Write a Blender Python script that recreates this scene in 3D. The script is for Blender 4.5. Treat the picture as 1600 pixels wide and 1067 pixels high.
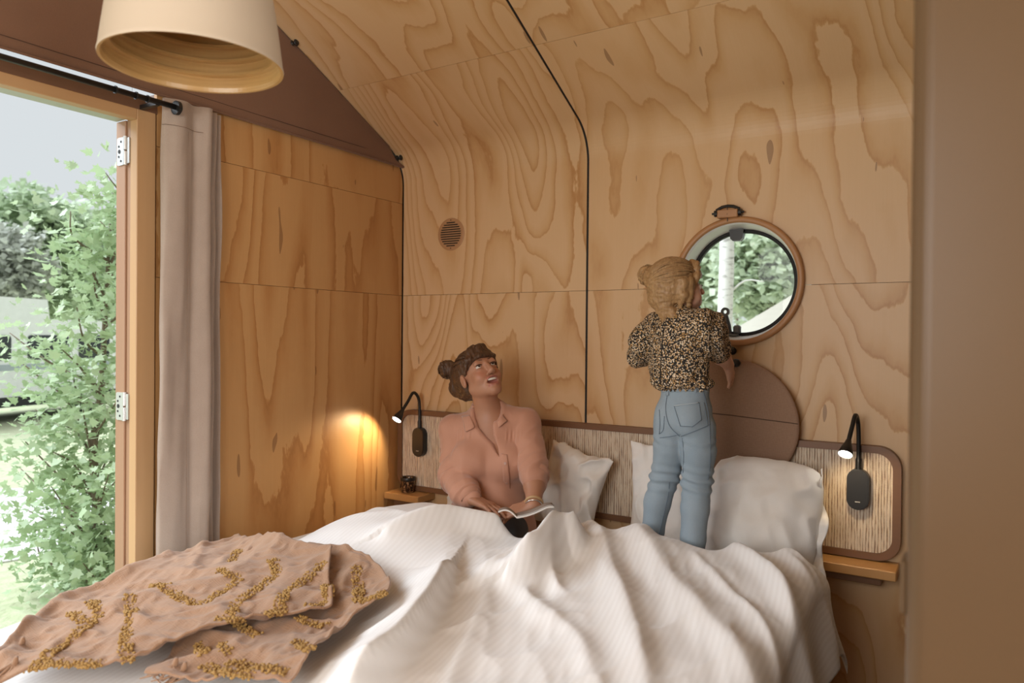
import bpy, math, random
import numpy as np
from mathutils import Vector, Matrix
for o in list(bpy.data.objects): bpy.data.objects.remove(o)
scene = bpy.context.scene
COL = scene.collection
# ------------------------------------------------------------------ camera (solved from the plywood seams, headboard and door head)
F = 1162.4; H = 1.35
YAW, PITCH, ROLL = math.radians(32.17), math.radians(-.474), math.radians(-.50)
def rot(v):
    v = np.asarray(v, float)
    c, s = math.cos(ROLL), math.sin(ROLL);  v = np.array([c*v[0]+s*v[2], v[1], -s*v[0]+c*v[2]])
    c, s = math.cos(PITCH), math.sin(PITCH); v = np.array([v[0], c*v[1]-s*v[2], s*v[1]+c*v[2]])
    c, s = math.cos(YAW), math.sin(YAW);    return np.array([c*v[0]-s*v[1], s*v[0]+c*v[1], v[2]])
def ray(x, y): return rot(((x-800)/F, 1, (533.5-y)/F))
def onY(x, y, Y): d = ray(x, y); p = d*(Y/d[1]); p[2] += H; return p
def onX(x, y, X): d = ray(x, y); p = d*(X/d[0]); p[2] += H; return p
def onZ(x, y, Z): d = ray(x, y); p = d*((Z-H)/d[2]); p[2] += H; return p
cam_d = bpy.data.cameras.new('camera'); cam = bpy.data.objects.new('camera', cam_d); COL.objects.link(cam)
r_, f_, u_ = rot((1,0,0)), rot((0,1,0)), rot((0,0,1))
cam.matrix_world = Matrix(((r_[0],u_[0],-f_[0],0),(r_[1],u_[1],-f_[1],0),(r_[2],u_[2],-f_[2],H),(0,0,0,1)))
cam_d.sensor_width = 36; cam_d.lens = F/1600*36; cam_d.clip_start = .02
cam_d.dof.use_dof = True; cam_d.dof.focus_distance = 2.75; cam_d.dof.aperture_fstop = 3.2
scene.camera = cam
# ------------------------------------------------------------------ light
world = bpy.data.worlds.new('overcast'); scene.world = world; world.use_nodes = True
bg = world.node_tree.nodes['Background']; bg.inputs[0].default_value = (.70, .745, .77, 1); bg.inputs[1].default_value = 1.0
def lamp(name, kind, loc, energy, color, direction=None, **kw):
    d = bpy.data.lights.new(name, kind); d.energy = energy; d.color = color
    for k, v in kw.items(): setattr(d, k, v)
    o = bpy.data.objects.new(name, d); COL.objects.link(o); o.location = loc
    if direction is not None: o.rotation_euler = Vector(direction).to_track_quat('-Z', 'Y').to_euler()
    return o
lamp('soft_sun', 'SUN', (-6, 0, 8), 7.4, (.84, .92, 1), (.56, .38, -.74), angle=math.radians(60))
# added fill lamps behind the camera, at an invented glazed front and side window
lamp('front_fill', 'AREA', (2.9, -.1, 1.45), 104, (1, .975, .945), (-1, .22, -.03), shape='RECTANGLE', size=1.9, size_y=2.1)
lamp('near_fill', 'AREA', (-.9, -.93, 1.6), 44, (1, .985, .96), (.0, 1, -.10), shape='RECTANGLE', size=1.6, size_y=1.1)
vs = scene.view_settings; vs.view_transform = 'Standard'; vs.look = 'None'; vs.gamma = 1; vs.use_curve_mapping = False; vs.exposure = 0
scene.cycles.max_bounces = 8

# ------------------------------------------------------------------ helpers
WLOC = {}
def link(o, parent=None, origin=(0,0,0)):
    COL.objects.link(o); origin = np.asarray(origin, float)
    WLOC[o.name] = origin
    if parent is not None:
        o.parent = parent; o.location = origin - WLOC[parent.name]
    else: o.location = origin
    return o
def mark(o, label=None, cat=None, group=None, kind=None):
    for k, v in (('label',label),('category',cat),('group',group),('kind',kind)):
        if v: o[k] = v
    return o
def thing(name, loc, label=None, cat=None, group=None, kind=None):
    return mark(link(bpy.data.objects.new(name, None), None, loc), label, cat, group, kind)
def mesh(name, V, Fc, mat, parent=None, origin=None, smooth=False, uv=None, solid=None, attr=None):
    """V in world coordinates; origin = world point the object sits at (parent's by default)"""
    V = np.asarray(V, float).reshape(-1, 3)
    if origin is None: origin = WLOC[parent.name] if parent is not None else (V.min(0)+V.max(0))/2*[1,1,0]+[0,0,V[:,2].min()]
    me = bpy.data.meshes.new(name)
    if isinstance(Fc, np.ndarray) and Fc.ndim == 2:
        n, k = Fc.shape; W = V - np.asarray(origin)
        me.vertices.add(len(W)); me.vertices.foreach_set('co', W.astype(np.float32).ravel())
        me.loops.add(n*k); me.loops.foreach_set('vertex_index', Fc.astype(np.int32).ravel())
        me.polygons.add(n); me.polygons.foreach_set('loop_start', np.arange(0, n*k, k, dtype=np.int32))
        me.update(calc_edges=True); me.validate()
    else:
        me.from_pydata([tuple(v) for v in V-np.asarray(origin)], [], [tuple(int(i) for i in f) for f in Fc]); me.update()
    if smooth: me.polygons.foreach_set('use_smooth', np.ones(len(me.polygons), bool))
    if uv is not None:
        l = me.uv_layers.new(name='UVMap'); idx = np.empty(len(me.loops), np.int32); me.loops.foreach_get('vertex_index', idx)
        l.data.foreach_set('uv', np.asarray(uv, np.float32)[idx].ravel())
    if attr:
        for k, a in attr.items():
            at = me.attributes.new(k, 'FLOAT', 'POINT'); at.data.foreach_set('value', np.asarray(a, np.float32))
    o = bpy.data.objects.new(name, me); me.materials.append(mat); link(o, parent, origin)
    if solid:
        m = o.modifiers.new('thickness', 'SOLIDIFY'); m.thickness = abs(solid); m.offset = 1 if solid > 0 else -1
    return o
class MB:
    def __init__(s): s.V = []; s.F = []
    def add(s, V, Fc):
        n = len(s.V); s.V += [tuple(v) for v in V]; s.F += [tuple(int(i)+n for i in f) for f in Fc]; return s
    def box(s, a, b, bev=0.):
        a = np.minimum(a, b).astype(float) if True else a; b = np.maximum(np.asarray(a), np.asarray(b)).astype(float)
        if bev <= 0:
            V = [(x,y,z) for x in (a[0],b[0]) for y in (a[1],b[1]) for z in (a[2],b[2])]
            return s.add(V, [(0,1,3,2),(4,6,7,5),(0,4,5,1),(2,3,7,6),(0,2,6,4),(1,5,7,3)])
        # chamfered box: 24 verts
        V = []; ix = {}
        for cx in (0,1):
            for cy in (0,1):
                for cz in (0,1):
                    c = [(a,b)[k][i] for i,k in enumerate((cx,cy,cz))]
                    sg = [1-2*k for k in (cx,cy,cz)]
                    for ax in range(3):
                        p = [c[i]+(0 if i == ax else sg[i]*bev) for i in range(3)]
                        ix[(cx,cy,cz,ax)] = len(V); V.append(p)
        Fs = []
        for ax in range(3):
            o1, o2 = [i for i in range(3) if i != ax]
            for k in (0,1):
                q = []
                for (p, r) in ((0,0),(1,0),(1,1),(0,1)):
                    c = [0,0,0]; c[ax] = k; c[o1] = p; c[o2] = r; q.append(ix[(*c, ax)])
                Fs.append(q if k == 1 else q[::-1])
        for ax in range(3):
            o1, o2 = [i for i in range(3) if i != ax]
            for p in (0,1):
                for r in (0,1):
                    c0 = [0,0,0]; c0[o1] = p; c0[o2] = r; c1 = list(c0); c1[ax] = 1
                    Fs.append([ix[(*c0,o1)], ix[(*c1,o1)], ix[(*c1,o2)], ix[(*c0,o2)]])
        for k in [(x,y,z) for x in (0,1) for y in (0,1) for z in (0,1)]: Fs.append([ix[(*k,0)], ix[(*k,1)], ix[(*k,2)]])
        return s.add(V, Fs)
    def tube(s, P, R, n=10, cap=True, flat=1.):
        P = np.asarray(P, float); m = len(P); R = np.broadcast_to(np.asarray(R, float), (m,))
        T = np.gradient(P, axis=0); T /= np.linalg.norm(T, axis=1)[:, None]+1e-12
        up = np.array([0,0,1.]) if abs(T[0][2]) < .9 else np.array([0,1.,0])
        a = np.cross(T[0], up); a /= np.linalg.norm(a); V = []
        for i in range(m):
            a = a - T[i]*a.dot(T[i]); a /= np.linalg.norm(a); b = np.cross(T[i], a)
            for k in range(n):
                t = 2*math.pi*k/n; V.append(P[i]+R[i]*(math.cos(t)*a+flat*math.sin(t)*b))
        Fs = [(i*n+k, i*n+(k+1)%n, (i+1)*n+(k+1)%n, (i+1)*n+k) for i in range(m-1) for k in range(n)]
        if cap: Fs += [tuple(range(n))[::-1], tuple((m-1)*n+k for k in range(n))]
        return s.add(V, Fs)
    def lathe(s, prof, c, n=48, axis='Z', close=False):
        V = []; Fs = []; m = len(prof)
        for k in range(n):
            t = 2*math.pi*k/n
            for (r, h) in prof:
                p = (r*math.cos(t), r*math.sin(t), h) if axis == 'Z' else ((r*math.cos(t), h, r*math.sin(t)) if axis == 'Y' else (h, r*math.cos(t), r*math.sin(t)))
                V.append(np.add(c, p))
        mm = m if close else m-1
        for k in range(n):
            for i in range(mm):
                a, b = k*m+i, k*m+(i+1)%m; q = (k+1)%n*m
                Fs.append((a, q+i, q+(i+1)%m, b) if axis != 'Y' else (a, b, q+(i+1)%m, q+i))
        return s.add(V, Fs)
    def prism(s, poly, fn, d0, d1):
        """poly 2-D outline, fn(a,b,d)->xyz"""
        n = len(poly); V = [fn(a,b,d0) for a,b in poly]+[fn(a,b,d1) for a,b in poly]
        return s.add(V, [tuple(range(n))[::-1], tuple(range(n,2*n))]+[(i,(i+1)%n,n+(i+1)%n,n+i) for i in range(n)])
    def build(s, name, mat, parent=None, **kw): return mesh(name, s.V, s.F, mat, parent, **kw)
def rrect(x0, x1, y0, y1, r, n=8):
    P = []
    for cx, cy, a0 in ((x1-r,y1-r,0),(x0+r,y1-r,90),(x0+r,y0+r,180),(x1-r,y0+r,270)):
        for k in range(n+1):
            t = math.radians(a0+90*k/n); P.append((cx+r*math.cos(t), cy+r*math.sin(t)))
    return P
# value noise (deterministic), any dimension up to 3
_rs = np.random.RandomState(7); _tab = _rs.rand(4096).astype(np.float32)*2-1
def vnoise(p, seed=0):
    p = np.asarray(p, np.float64); i = np.floor(p).astype(np.int64); f = p-i; f = f*f*f*(f*(f*6-15)+10); d = p.shape[-1]
    out = 0
    for c in range(2**d):
        w = 1.; h = np.full(p.shape[:-1], seed*1013+17, np.int64)
        for k in range(d):
            b = c >> k & 1; w = w*(f[..., k] if b else 1-f[..., k]); h = (h*31+(i[..., k]+b)*(7919+k*104729)) & 0x7fffffff
            h = h ^ (h >> 7)
        out = out+w*_tab[h % 4096]
    return out
def fbm(p, seed=0, oct=3):
    a = 0.; s = .5
    for k in range(oct): a = a+s*vnoise(np.asarray(p)*2.**k, seed+k); s *= .5
    return a
def sstep(a, b, x): t = np.clip((x-a)/(b-a), 0, 1); return t*t*(3-2*t)
def gridfaces(n, m, wrap=False):
    i, j = np.meshgrid(np.arange(n-1), np.arange(m if wrap else m-1), indexing='ij'); j2 = (j+1) % m
    return np.stack([i*m+j, (i+1)*m+j, (i+1)*m+j2, i*m+j2], -1).reshape(-1, 4)
def resample(P, n):
    P = np.asarray(P, float); d = np.r_[0, np.cumsum(np.linalg.norm(np.diff(P, axis=0), axis=1))]; t = np.linspace(0, d[-1], n)
    return np.stack([np.interp(t, d, P[:, k]) for k in range(P.shape[1])], 1)
def smoothline(P, n, it=2):
    """Catmull-Rom through the points, resampled"""
    P = np.asarray(P, float); Q = np.vstack([2*P[0]-P[1], P, 2*P[-1]-P[-2]]); out = []
    for i in range(1, len(Q)-2):
        for t in np.linspace(0, 1, 12, endpoint=False):
            out.append(.5*((2*Q[i])+(-Q[i-1]+Q[i+1])*t+(2*Q[i-1]-5*Q[i]+4*Q[i+1]-Q[i+2])*t*t+(-Q[i-1]+3*Q[i]-3*Q[i+1]+Q[i+2])*t**3))
    out.append(P[-1]); return resample(np.array(out), n)

# ------------------------------------------------------------------ materials
class NT:
    def __init__(s, name):
        s.m = bpy.data.materials.new(name); s.m.use_nodes = True; s.t = s.m.node_tree; s.b = s.t.nodes['Principled BSDF']
    def n(s, typ, **kw):
        x = s.t.nodes.new('ShaderNode'+typ)
        for k, v in kw.items():
            if k.startswith('i_'): x.inputs[k[2:].replace('_', ' ')].default_value = v
            elif k.startswith('x'): x.inputs[int(k[1:])].default_value = v
            else: setattr(x, k, v)
        return x
    def l(s, a, b): s.t.links.new(a, b)
    def ramp(s, fac, stops, interp='LINEAR'):
        r = s.n('ValToRGB'); r.color_ramp.interpolation = interp; e = r.color_ramp.elements
        while len(e) < len(stops): e.new(.5)
        for q, (p, c) in zip(e, stops): q.position = p; q.color = (*c, 1)
        s.l(fac, r.inputs[0]); return r.outputs[0]
    def math(s, op, a, b=None, c=None):
        x = s.n('Math', operation=op)
        for i, v in enumerate((a, b, c)):
            if v is None: continue
            if isinstance(v, (int, float)): x.inputs[i].default_value = v
            else: s.l(v, x.inputs[i])
        return x.outputs[0]
    def mix(s, fac, a, b, mode='MIX'):
        x = s.n('Mix', data_type='RGBA', blend_type=mode)
        for i, v in ((0, fac), (6, a), (7, b)):
            if isinstance(v, (int, float)): x.inputs[i].default_value = v
            elif isinstance(v, tuple): x.inputs[i].default_value = (*v, 1)
            else: s.l(v, x.inputs[i])
        return x.outputs[2]
    def bump(s, h, strength, dist):
        b = s.n('Bump'); b.inputs['Strength'].default_value = strength; b.inputs['Distance'].default_value = dist
        s.l(h, b.inputs['Height']); s.l(b.outputs[0], s.b.inputs['Normal'])
    def coord(s, kind='Object', scale=(1,1,1)):
        c = s.n('TexCoord'); mp = s.n('Mapping'); mp.inputs['Scale'].default_value = scale; s.l(c.outputs[kind], mp.inputs[0]); return mp.outputs[0]
    def noise(s, vec, scale=1., detail=2., rough=.5, dim='3D', w=None, dist=0.):
        x = s.n('TexNoise', noise_dimensions=dim); x.inputs['Scale'].default_value = scale; x.inputs['Detail'].default_value = detail
        x.inputs['Roughness'].default_value = rough; x.inputs['Distortion'].default_value = dist
        s.l(vec, x.inputs['Vector'])
        if w is not None: s.l(w, x.inputs['W'])
        return x.outputs['Fac']
def plain(name, col, rough=.5, metal=0., var=.08, scale=8., spec=.5, bump=0., sheen=0., sub=None, **kw):
    t = NT(name); v = t.coord(); f = t.noise(v, scale, 3)
    c = t.mix(f, tuple(max(0, x*(1-var)) for x in col), tuple(min(1, x*(1+var)) for x in col)); t.l(c, t.b.inputs['Base Color'])
    t.b.inputs['Roughness'].default_value = rough; t.b.inputs['Metallic'].default_value = metal; t.b.inputs['Specular IOR Level'].default_value = spec
    if sheen: t.b.inputs['Sheen Weight'].default_value = sheen
    if bump: t.bump(t.noise(v, scale*12, 2), .5, bump)
    for k, x in kw.items(): t.b.inputs[k.replace('_', ' ')].default_value = x
    return t.m
def plywood(name, light=(.66,.455,.265), mid=(.585,.365,.18), dark=(.44,.225,.085), sx=2.6, sy=.75, rings=17.):
    t = NT(name); uv = t.n('UVMap'); rnd = t.n('ObjectInfo').outputs['Random']; w = t.math('MULTIPLY', rnd, 57.)
    mp = t.n('Mapping'); mp.inputs['Scale'].default_value = (sx, sy, 1); t.l(uv.outputs[0], mp.inputs[0])
    mj = t.n('Mapping'); mj.inputs['Scale'].default_value = (26, 9, 1); t.l(uv.outputs[0], mj.inputs[0])
    ms = t.n('Mapping'); ms.inputs['Scale'].default_value = (210, 4.5, 1); t.l(uv.outputs[0], ms.inputs[0])
    big = t.noise(mp.outputs[0], 1., 1.6, .42, '4D', w, .25)
    jag = t.noise(mj.outputs[0], 1., 3, .6, '4D', w)
    fine = t.noise(ms.outputs[0], 1., 2, .5, '4D', w)
    v = t.math('FRACT', t.math('ADD', t.math('MULTIPLY', big, rings), t.math('MULTIPLY', jag, .42)))
    band = t.n('ValToRGB'); e = band.color_ramp.elements
    e[0].position = 0; e[0].color = (0,0,0,1); e[1].position = 1; e[1].color = (0,0,0,1)
    for p, g in ((.40,.02),(.72,.30),(.88,.62),(.945,1.),(.975,.75)): q = e.new(p); q.color = (g,g,g,1)
    t.l(v, band.inputs[0])
    patch = t.noise(mp.outputs[0], 1.7, 2, .5, '4D', t.math('ADD', w, 9.))
    amt = t.math('MULTIPLY', band.outputs[0], t.math('MULTIPLY_ADD', patch, 1.5, .02))
    c = t.ramp(amt, [(0, light), (.38, mid), (1, dark)])
    c = t.mix(t.math('MULTIPLY', t.math('SUBTRACT', fine, .35), .38), c, mid)
    warm = t.noise(mp.outputs[0], .55, 1, .5, '4D', t.math('ADD', w, 31.))
    c = t.mix(t.math('MULTIPLY', warm, .35), c, (.58,.32,.13))
    # rare short dark flecks
    mf = t.n('Mapping'); mf.inputs['Scale'].default_value = (30, 6, 1); t.l(uv.outputs[0], mf.inputs[0])
    fl = t.noise(mf.outputs[0], 1., 0, .5, '4D', t.math('ADD', w, 77.))
    c = t.mix(t.math('MULTIPLY', t.math('GREATER_THAN', fl, .80), .55), c, (.16,.07,.03))
    t.l(c, t.b.inputs['Base Color']); t.b.inputs['Roughness'].default_value = .42; t.b.inputs['Specular IOR Level'].default_value = .35
    t.bump(t.math('ADD', fine, t.math('MULTIPLY', band.outputs[0], .4)), .12, .002)
    return t.m
def timber(name, a, b, axis=2, rough=.45, scale=1.):
    t = NT(name); s = [40*scale]*3; s[axis] = 2.2*scale; v = t.coord('Object', tuple(s)); f = t.noise(v, 1, 4, .6)
    s2 = [7*scale]*3; s2[axis] = .6*scale; g = t.noise(t.coord('Object', tuple(s2)), 1, 2)
    c = t.mix(t.math('MULTIPLY_ADD', f, .6, t.math('MULTIPLY', g, .4)), a, b); t.l(c, t.b.inputs['Base Color']); t.b.inputs['Roughness'].default_value = rough
    t.bump(f, .15, .001); return t.m
def cloth(name, a, b, weave=420., rough=.85, var=5., bump=.0006, sheen=.2):
    t = NT(name); v = t.coord(); f = t.noise(v, var, 3); g = t.noise(v, weave, 1)
    c = t.mix(t.math('MULTIPLY_ADD', f, .55, t.math('MULTIPLY', g, .45)), a, b); t.l(c, t.b.inputs['Base Color'])
    t.b.inputs['Roughness'].default_value = rough; t.b.inputs['Sheen Weight'].default_value = sheen; t.b.inputs['Specular IOR Level'].default_value = .2
    t.bump(g, .5, bump); return t.m
M = {}
M['ply'] = plywood('pine_plywood')
M['ply_end'] = plywood('pine_plywood_amber', (.52,.30,.125), (.42,.205,.07), (.30,.125,.035), 3.2, .33, 11.)
M['black'] = plain('black_plastic', (.012,.012,.012), .38)
M['rubber'] = plain('black_rubber', (.008,.007,.006), .7)
M['frame_wood'] = timber('light_larch', (.50,.31,.155), (.40,.225,.10), 2)
M['frame_wood_y'] = timber('light_larch_head', (.50,.31,.155), (.40,.225,.10), 1)
M['brown_beam'] = timber('brown_beam', (.16,.085,.05), (.12,.06,.035), 1)
M['walnut'] = timber('headboard_edge_wood', (.21,.10,.048), (.15,.07,.032), 0)
M['shelf'] = timber('shelf_oak', (.52,.29,.11), (.43,.22,.075), 0)
M['steel'] = plain('brushed_steel', (.62,.62,.61), .35, .8, .05, 40)
M['white_plastic'] = plain('white_plastic', (.72,.71,.69), .4)
M['flap'] = cloth('brown_canvas', (.16,.082,.048), (.22,.118,.072), 300, .9)
M['curtain'] = cloth('taupe_linen', (.32,.25,.205), (.43,.345,.285), 260, .9, 14)
M['block'] = cloth('taupe_laminate', (.108,.066,.034), (.13,.081,.043), 300, .34, 3, .0002, 0)
M['linen'] = cloth('white_cotton', (.80,.77,.73), (.84,.82,.79), 300, .85, 4)
M['sheet'] = cloth('cream_sheet', (.74,.66,.55), (.80,.72,.61), 300, .85, 4)
t = NT('white_stripe_cotton'); uv = t.n('UVMap'); sp = t.n('SeparateXYZ'); t.l(uv.outputs[0], sp.inputs[0])
st = t.math('SINE', t.math('MULTIPLY', sp.outputs[0], 2*math.pi/.017)); st = t.math('MULTIPLY_ADD', st, .5, .5)
c = t.mix(st, (.81,.80,.79), (.76,.745,.73)); t.l(c, t.b.inputs['Base Color']); t.l(t.math('MULTIPLY_ADD', st, .3, .5), t.b.inputs['Roughness'])
t.b.inputs['Sheen Weight'].default_value = .25; t.bump(t.noise(t.coord(), 350, 2), .4, .0005); M['duvet'] = t.m
t = NT('woven_cord_panel'); v = t.coord('Object', (1,1,1)); sp = t.n('SeparateXYZ'); t.l(v, sp.inputs[0])
wob = t.noise(t.coord('Object', (30,1,6)), 1, 2); xx = t.math('ADD', sp.outputs[0], t.math('MULTIPLY', wob, .011))
co = t.math('MULTIPLY_ADD', t.math('SINE', t.math('MULTIPLY', xx, 2*math.pi/.0095)), .5, .5)
fl = t.noise(t.coord('Object', (150,1,13)), 1, 3, .65); fl2 = t.noise(t.coord('Object', (300,1,160)), 1, 2)
k = t.math('MULTIPLY', t.math('SUBTRACT', 1.12, co), t.math('MULTIPLY_ADD', fl, 2.9, -.88))
c = t.ramp(k, [(0, (.78,.67,.53)), (.38, (.68,.55,.41)), (.72, (.30,.17,.09)), (1, (.13,.06,.03))]); c = t.mix(t.math('MULTIPLY', fl2, .35), c, (.74,.64,.51))
t.l(c, t.b.inputs['Base Color']); t.b.inputs['Roughness'].default_value = .85; t.bump(t.math('ADD', co, fl2), .8, .003); M['woven'] = t.m
def emit(name, col, s):
    t = NT(name); t.b.inputs['Emission Color'].default_value = (*col, 1); t.b.inputs['Emission Strength'].default_value = s; t.b.inputs['Base Color'].default_value = (*col, 1); return t.m
M['led'] = emit('lit_led', (1,.93,.82), 26)
def glass(name):
    t = NT(name); g = t.n('BsdfGlossy'); g.inputs['Roughness'].default_value = .02; tr = t.n('BsdfTransparent'); mx = t.n('MixShader'); fr = t.n('Fresnel'); fr.inputs[0].default_value = 1.3
    t.l(fr.outputs[0], mx.inputs[0]); t.l(tr.outputs[0], mx.inputs[1]); t.l(g.outputs[0], mx.inputs[2]); t.l(mx.outputs[0], t.t.nodes['Material Output'].inputs[0]); return t.m
M['glass'] = glass('clear_glass')
# ------------------------------------------------------------------ the room
YB, XE = 2.9, -2.483           # back wall, end wall
RIDGE_Y, SL = .95, .5
def roof_z(Y): return 2.216+SL*(YB-Y) if Y >= RIDGE_Y else 2.216+SL*(YB-RIDGE_Y)-SL*(RIDGE_Y-Y)
TT = .115; ANG = math.atan(SL); RR = TT/math.tan((math.pi/2-ANG)/2)
def profile(n=14):
    """inner outline of the cabin from the wall foot to the ridge: (Y, z, arc length)"""
    P = [(YB, 0.), (YB, 2.216-TT)]
    cy, cz = YB-RR, 2.216-TT; turn = math.pi/2-ANG
    for k in range(1, n+1):
        a = turn*k/n; P.append((cy+RR*math.cos(a), cz+RR*math.sin(a)))
    P.append((RIDGE_Y, roof_z(RIDGE_Y)))
    P = np.array(P); s = np.r_[0, np.cumsum(np.linalg.norm(np.diff(P, axis=0), axis=1))]
    return np.c_[P, s]
PROF = profile()
def prof_between(s0, s1):
    s = PROF[:, 2]; inner = PROF[(s > s0+1e-6) & (s < s1-1e-6)]
    f = lambda q: np.array([np.interp(q, s, PROF[:, 0]), np.interp(q, s, PROF[:, 1]), q])
    return np.vstack([f(s0), inner, f(s1)])
ZS = 1.546                                            # horizontal plywood joint
SR = np.interp(-2.434, -PROF[2:, 0], PROF[2:, 2])     # roof joint
WC, WR = np.array([-.797, 1.565]), .238               # round window
wall_back = thing('wall_back', (-1.2, YB, 0), kind='structure')
ceiling = thing('ceiling', (-1.2, RIDGE_Y, roof_z(RIDGE_Y)), kind='structure')
G = .0008
def strip_panel(name, x0, x1, s0, s1, parent, hole=None):
    P = prof_between(s0+G, s1-G); V = []; UV = []; Fs = []
    if hole is None:
        for y, z, s in P:
            for x in (x0+G, x1-G): V.append((x, y, z)); UV.append((x, s))
        Fs = [(2*i, 2*i+1, 2*i+3, 2*i+2) for i in range(len(P)-1)]
    else:
        zt = PROF[1, 1]; za, zb = P[0][1], min(P[-1][1], zt)      # flat part carries the round notch
        c = np.linspace(0, 2*math.pi, 97)[:-1]; ring = [(WC[0]+WR*math.cos(a), WC[1]+WR*math.sin(a)) for a in c]
        keep = [p for p in ring if za < p[1] < zb]
        if hole == 'top':
            keep.sort(key=lambda p: math.atan2(p[1]-WC[1], p[0]-WC[0])); xa = math.sqrt(WR**2-(zb-WC[1])**2)
            keep = [(WC[0]-xa, zb)]+[p for p in keep]+[(WC[0]+xa, zb)]
            poly = [(x0+G, za), (x1-G, za), (x1-G, zb)]+keep[::-1]+[(x0+G, zb)]
        else:
            xa = math.sqrt(WR**2-(za-WC[1])**2); keep.sort(key=lambda p: (math.atan2(p[1]-WC[1], p[0]-WC[0])+math.pi/2) % (2*math.pi))
            keep = [(WC[0]+xa, za)]+keep+[(WC[0]-xa, za)]
            poly = [(x1-G, za), (x1-G, zb), (x0+G, zb), (x0+G, za)]+keep[::-1]
        V = [(x, YB, z) for x, z in poly]; UV = [(x, z) for x, z in poly]; Fs = [tuple(range(len(poly)))]
        if P[-1][1] > zt:
            Q = P[P[:, 2] >= PROF[1, 2]-1e-9]; n0 = len(V)
            for y, z, s in Q:
                for x in (x0+G, x1-G): V.append((x, y, z)); UV.append((x, s))
            Fs += [(n0+2*i, n0+2*i+1, n0+2*i+3, n0+2*i+2) for i in range(len(Q)-1)]
    return mesh(name, V, Fs, M['ply'], parent, uv=UV, solid=-.012)
XS = -1.443; SG = .0045
END = PROF[-1, 2]
for (x0, x1) in ((XE+.004, XS-SG), (XS+SG, .08), (.08, 1.35), (1.35, 3.0)):
    win = x0 < WC[0] < x1
    strip_panel('plywood_panel', x0, x1, 0, ZS, wall_back, 'top' if win else None)
    strip_panel('plywood_panel', x0, x1, ZS, SR, wall_back, 'bottom' if win else None)
    strip_panel('plywood_panel', x0, x1, SR, END, ceiling)
    mesh('plywood_panel', [(x0, RIDGE_Y, roof_z(RIDGE_Y)), (x1, RIDGE_Y, roof_z(RIDGE_Y)), (x1, -1.0, roof_z(-1.)), (x0, -1., roof_z(-1.))], [(0,1,2,3)], M['ply'], ceiling, uv=[(x0,0),(x1,0),(x1,2),(x0,2)], solid=.012)
# black rubber in the joint between two cabin sections
P = prof_between(.0, END); V = []
for y, z, s in P: V += [(XS-.012, y+.0025, z+.0025), (XS+.012, y+.0025, z+.0025)]
mesh('joint_seal', V, [(2*i, 2*i+1, 2*i+3, 2*i+2) for i in range(len(P)-1)], M['rubber'], wall_back)
V = []
for y, z, s in P: V += [(XE-.02, y+.006, z+.004), (XE+.010, y+.006, z+.004)]
mesh('joint_seal', V, [(2*i, 2*i+1, 2*i+3, 2*i+2) for i in range(len(P)-1)], M['rubber'], wall_back)
# unseen dark strips added behind the horizontal joints to block daylight leaks
for x0, x1 in ((XE-.02, WC[0]-WR-.03), (WC[0]+WR+.03, 3.0)): MB().box((x0,YB+.0125,ZS-.03),(x1,YB+.03,ZS+.03)).build('light_block', M['rubber'], wall_back)
y_, z_ = np.interp(SR, PROF[:,2], PROF[:,0]), np.interp(SR, PROF[:,2], PROF[:,1])
MB().add([(XE-.02,y_+.05,z_-.025+.02),(3.,y_+.05,z_-.025+.02),(3.,y_-.05,z_+.025+.02),(XE-.02,y_-.05,z_+.025+.02)],[(0,1,2,3)]).build('light_block', M['rubber'], ceiling)
# near wall with an invented window opening for the fill lamp, floor, far front
wall_near = thing('wall_near', (0, -1.0, 0), kind='structure')
for a, b in (((-2.483,0),(-1.75,2.25)), ((-1.75,0),(-.05,1.0)), ((-1.75,2.2),(-.05,2.69)), ((-.05,0),(3.,2.69))):
    mesh('plywood_panel', [(a[0],-1.,a[1]),(b[0],-1.,a[1]),(b[0],-1.,b[1]),(a[0],-1.,b[1])], [(0,1,2,3)], M['ply'], wall_near, uv=[(a[0],a[1]),(b[0],a[1]),(b[0],b[1]),(a[0],b[1])], solid=.012)
floor = MB().box((XE-.1,-1.02,-.08),(3.05,YB+.02,0)).build('floor', timber('floor_boards', (.36,.20,.09), (.28,.15,.065), 0)); mark(floor, kind='structure')
# unseen glazed front at the far end, invented to go with the fill lamp
wall_front = thing('wall_front', (3.0, .95, 0), kind='structure')
for y0, y1 in ((-1.0,-.93),(-.03,.03),(.93,.99),(1.87,1.93),(2.83,2.9)): MB().box((2.98,y0,0),(3.05,y1,2.2)).build('mullion', M['frame_wood'], wall_front)
for z0, z1 in ((0,.08),(2.14,2.24)): MB().box((2.975,-1.0,z0),(3.055,2.9,z1)).build('rail', M['frame_wood_y'], wall_front)
for y0, y1 in ((-.93,-.03),(.03,.93),(.99,1.87),(1.93,2.83)): MB().box((3.01,y0,.08),(3.016,y1,2.14)).build('pane', M['glass'], wall_front)
MB().prism([(-1.0,2.24),(2.9,2.24),(RIDGE_Y,roof_z(RIDGE_Y))], lambda a,b,d: (d,a,b), 2.99, 3.03).build('gable_board', M['ply'], wall_front)
win3 = thing('added_window', (-.9, -1.0, 1.0), kind='structure')  # invented side window, out of view, framing the near fill lamp
for a, b in (((-1.75,-1.03,1.0),(-.05,-.99,1.04)),((-1.75,-1.03,2.16),(-.05,-.99,2.2)),((-1.75,-1.03,1.04),(-1.71,-.99,2.16)),((-.09,-1.03,1.04),(-.05,-.99,2.16))): MB().box(a, b).build('window_frame', M['frame_wood'], win3)
MB().box((-1.71,-1.015,1.04),(-.09,-1.009,2.16)).build('pane', M['glass'], win3)
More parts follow.
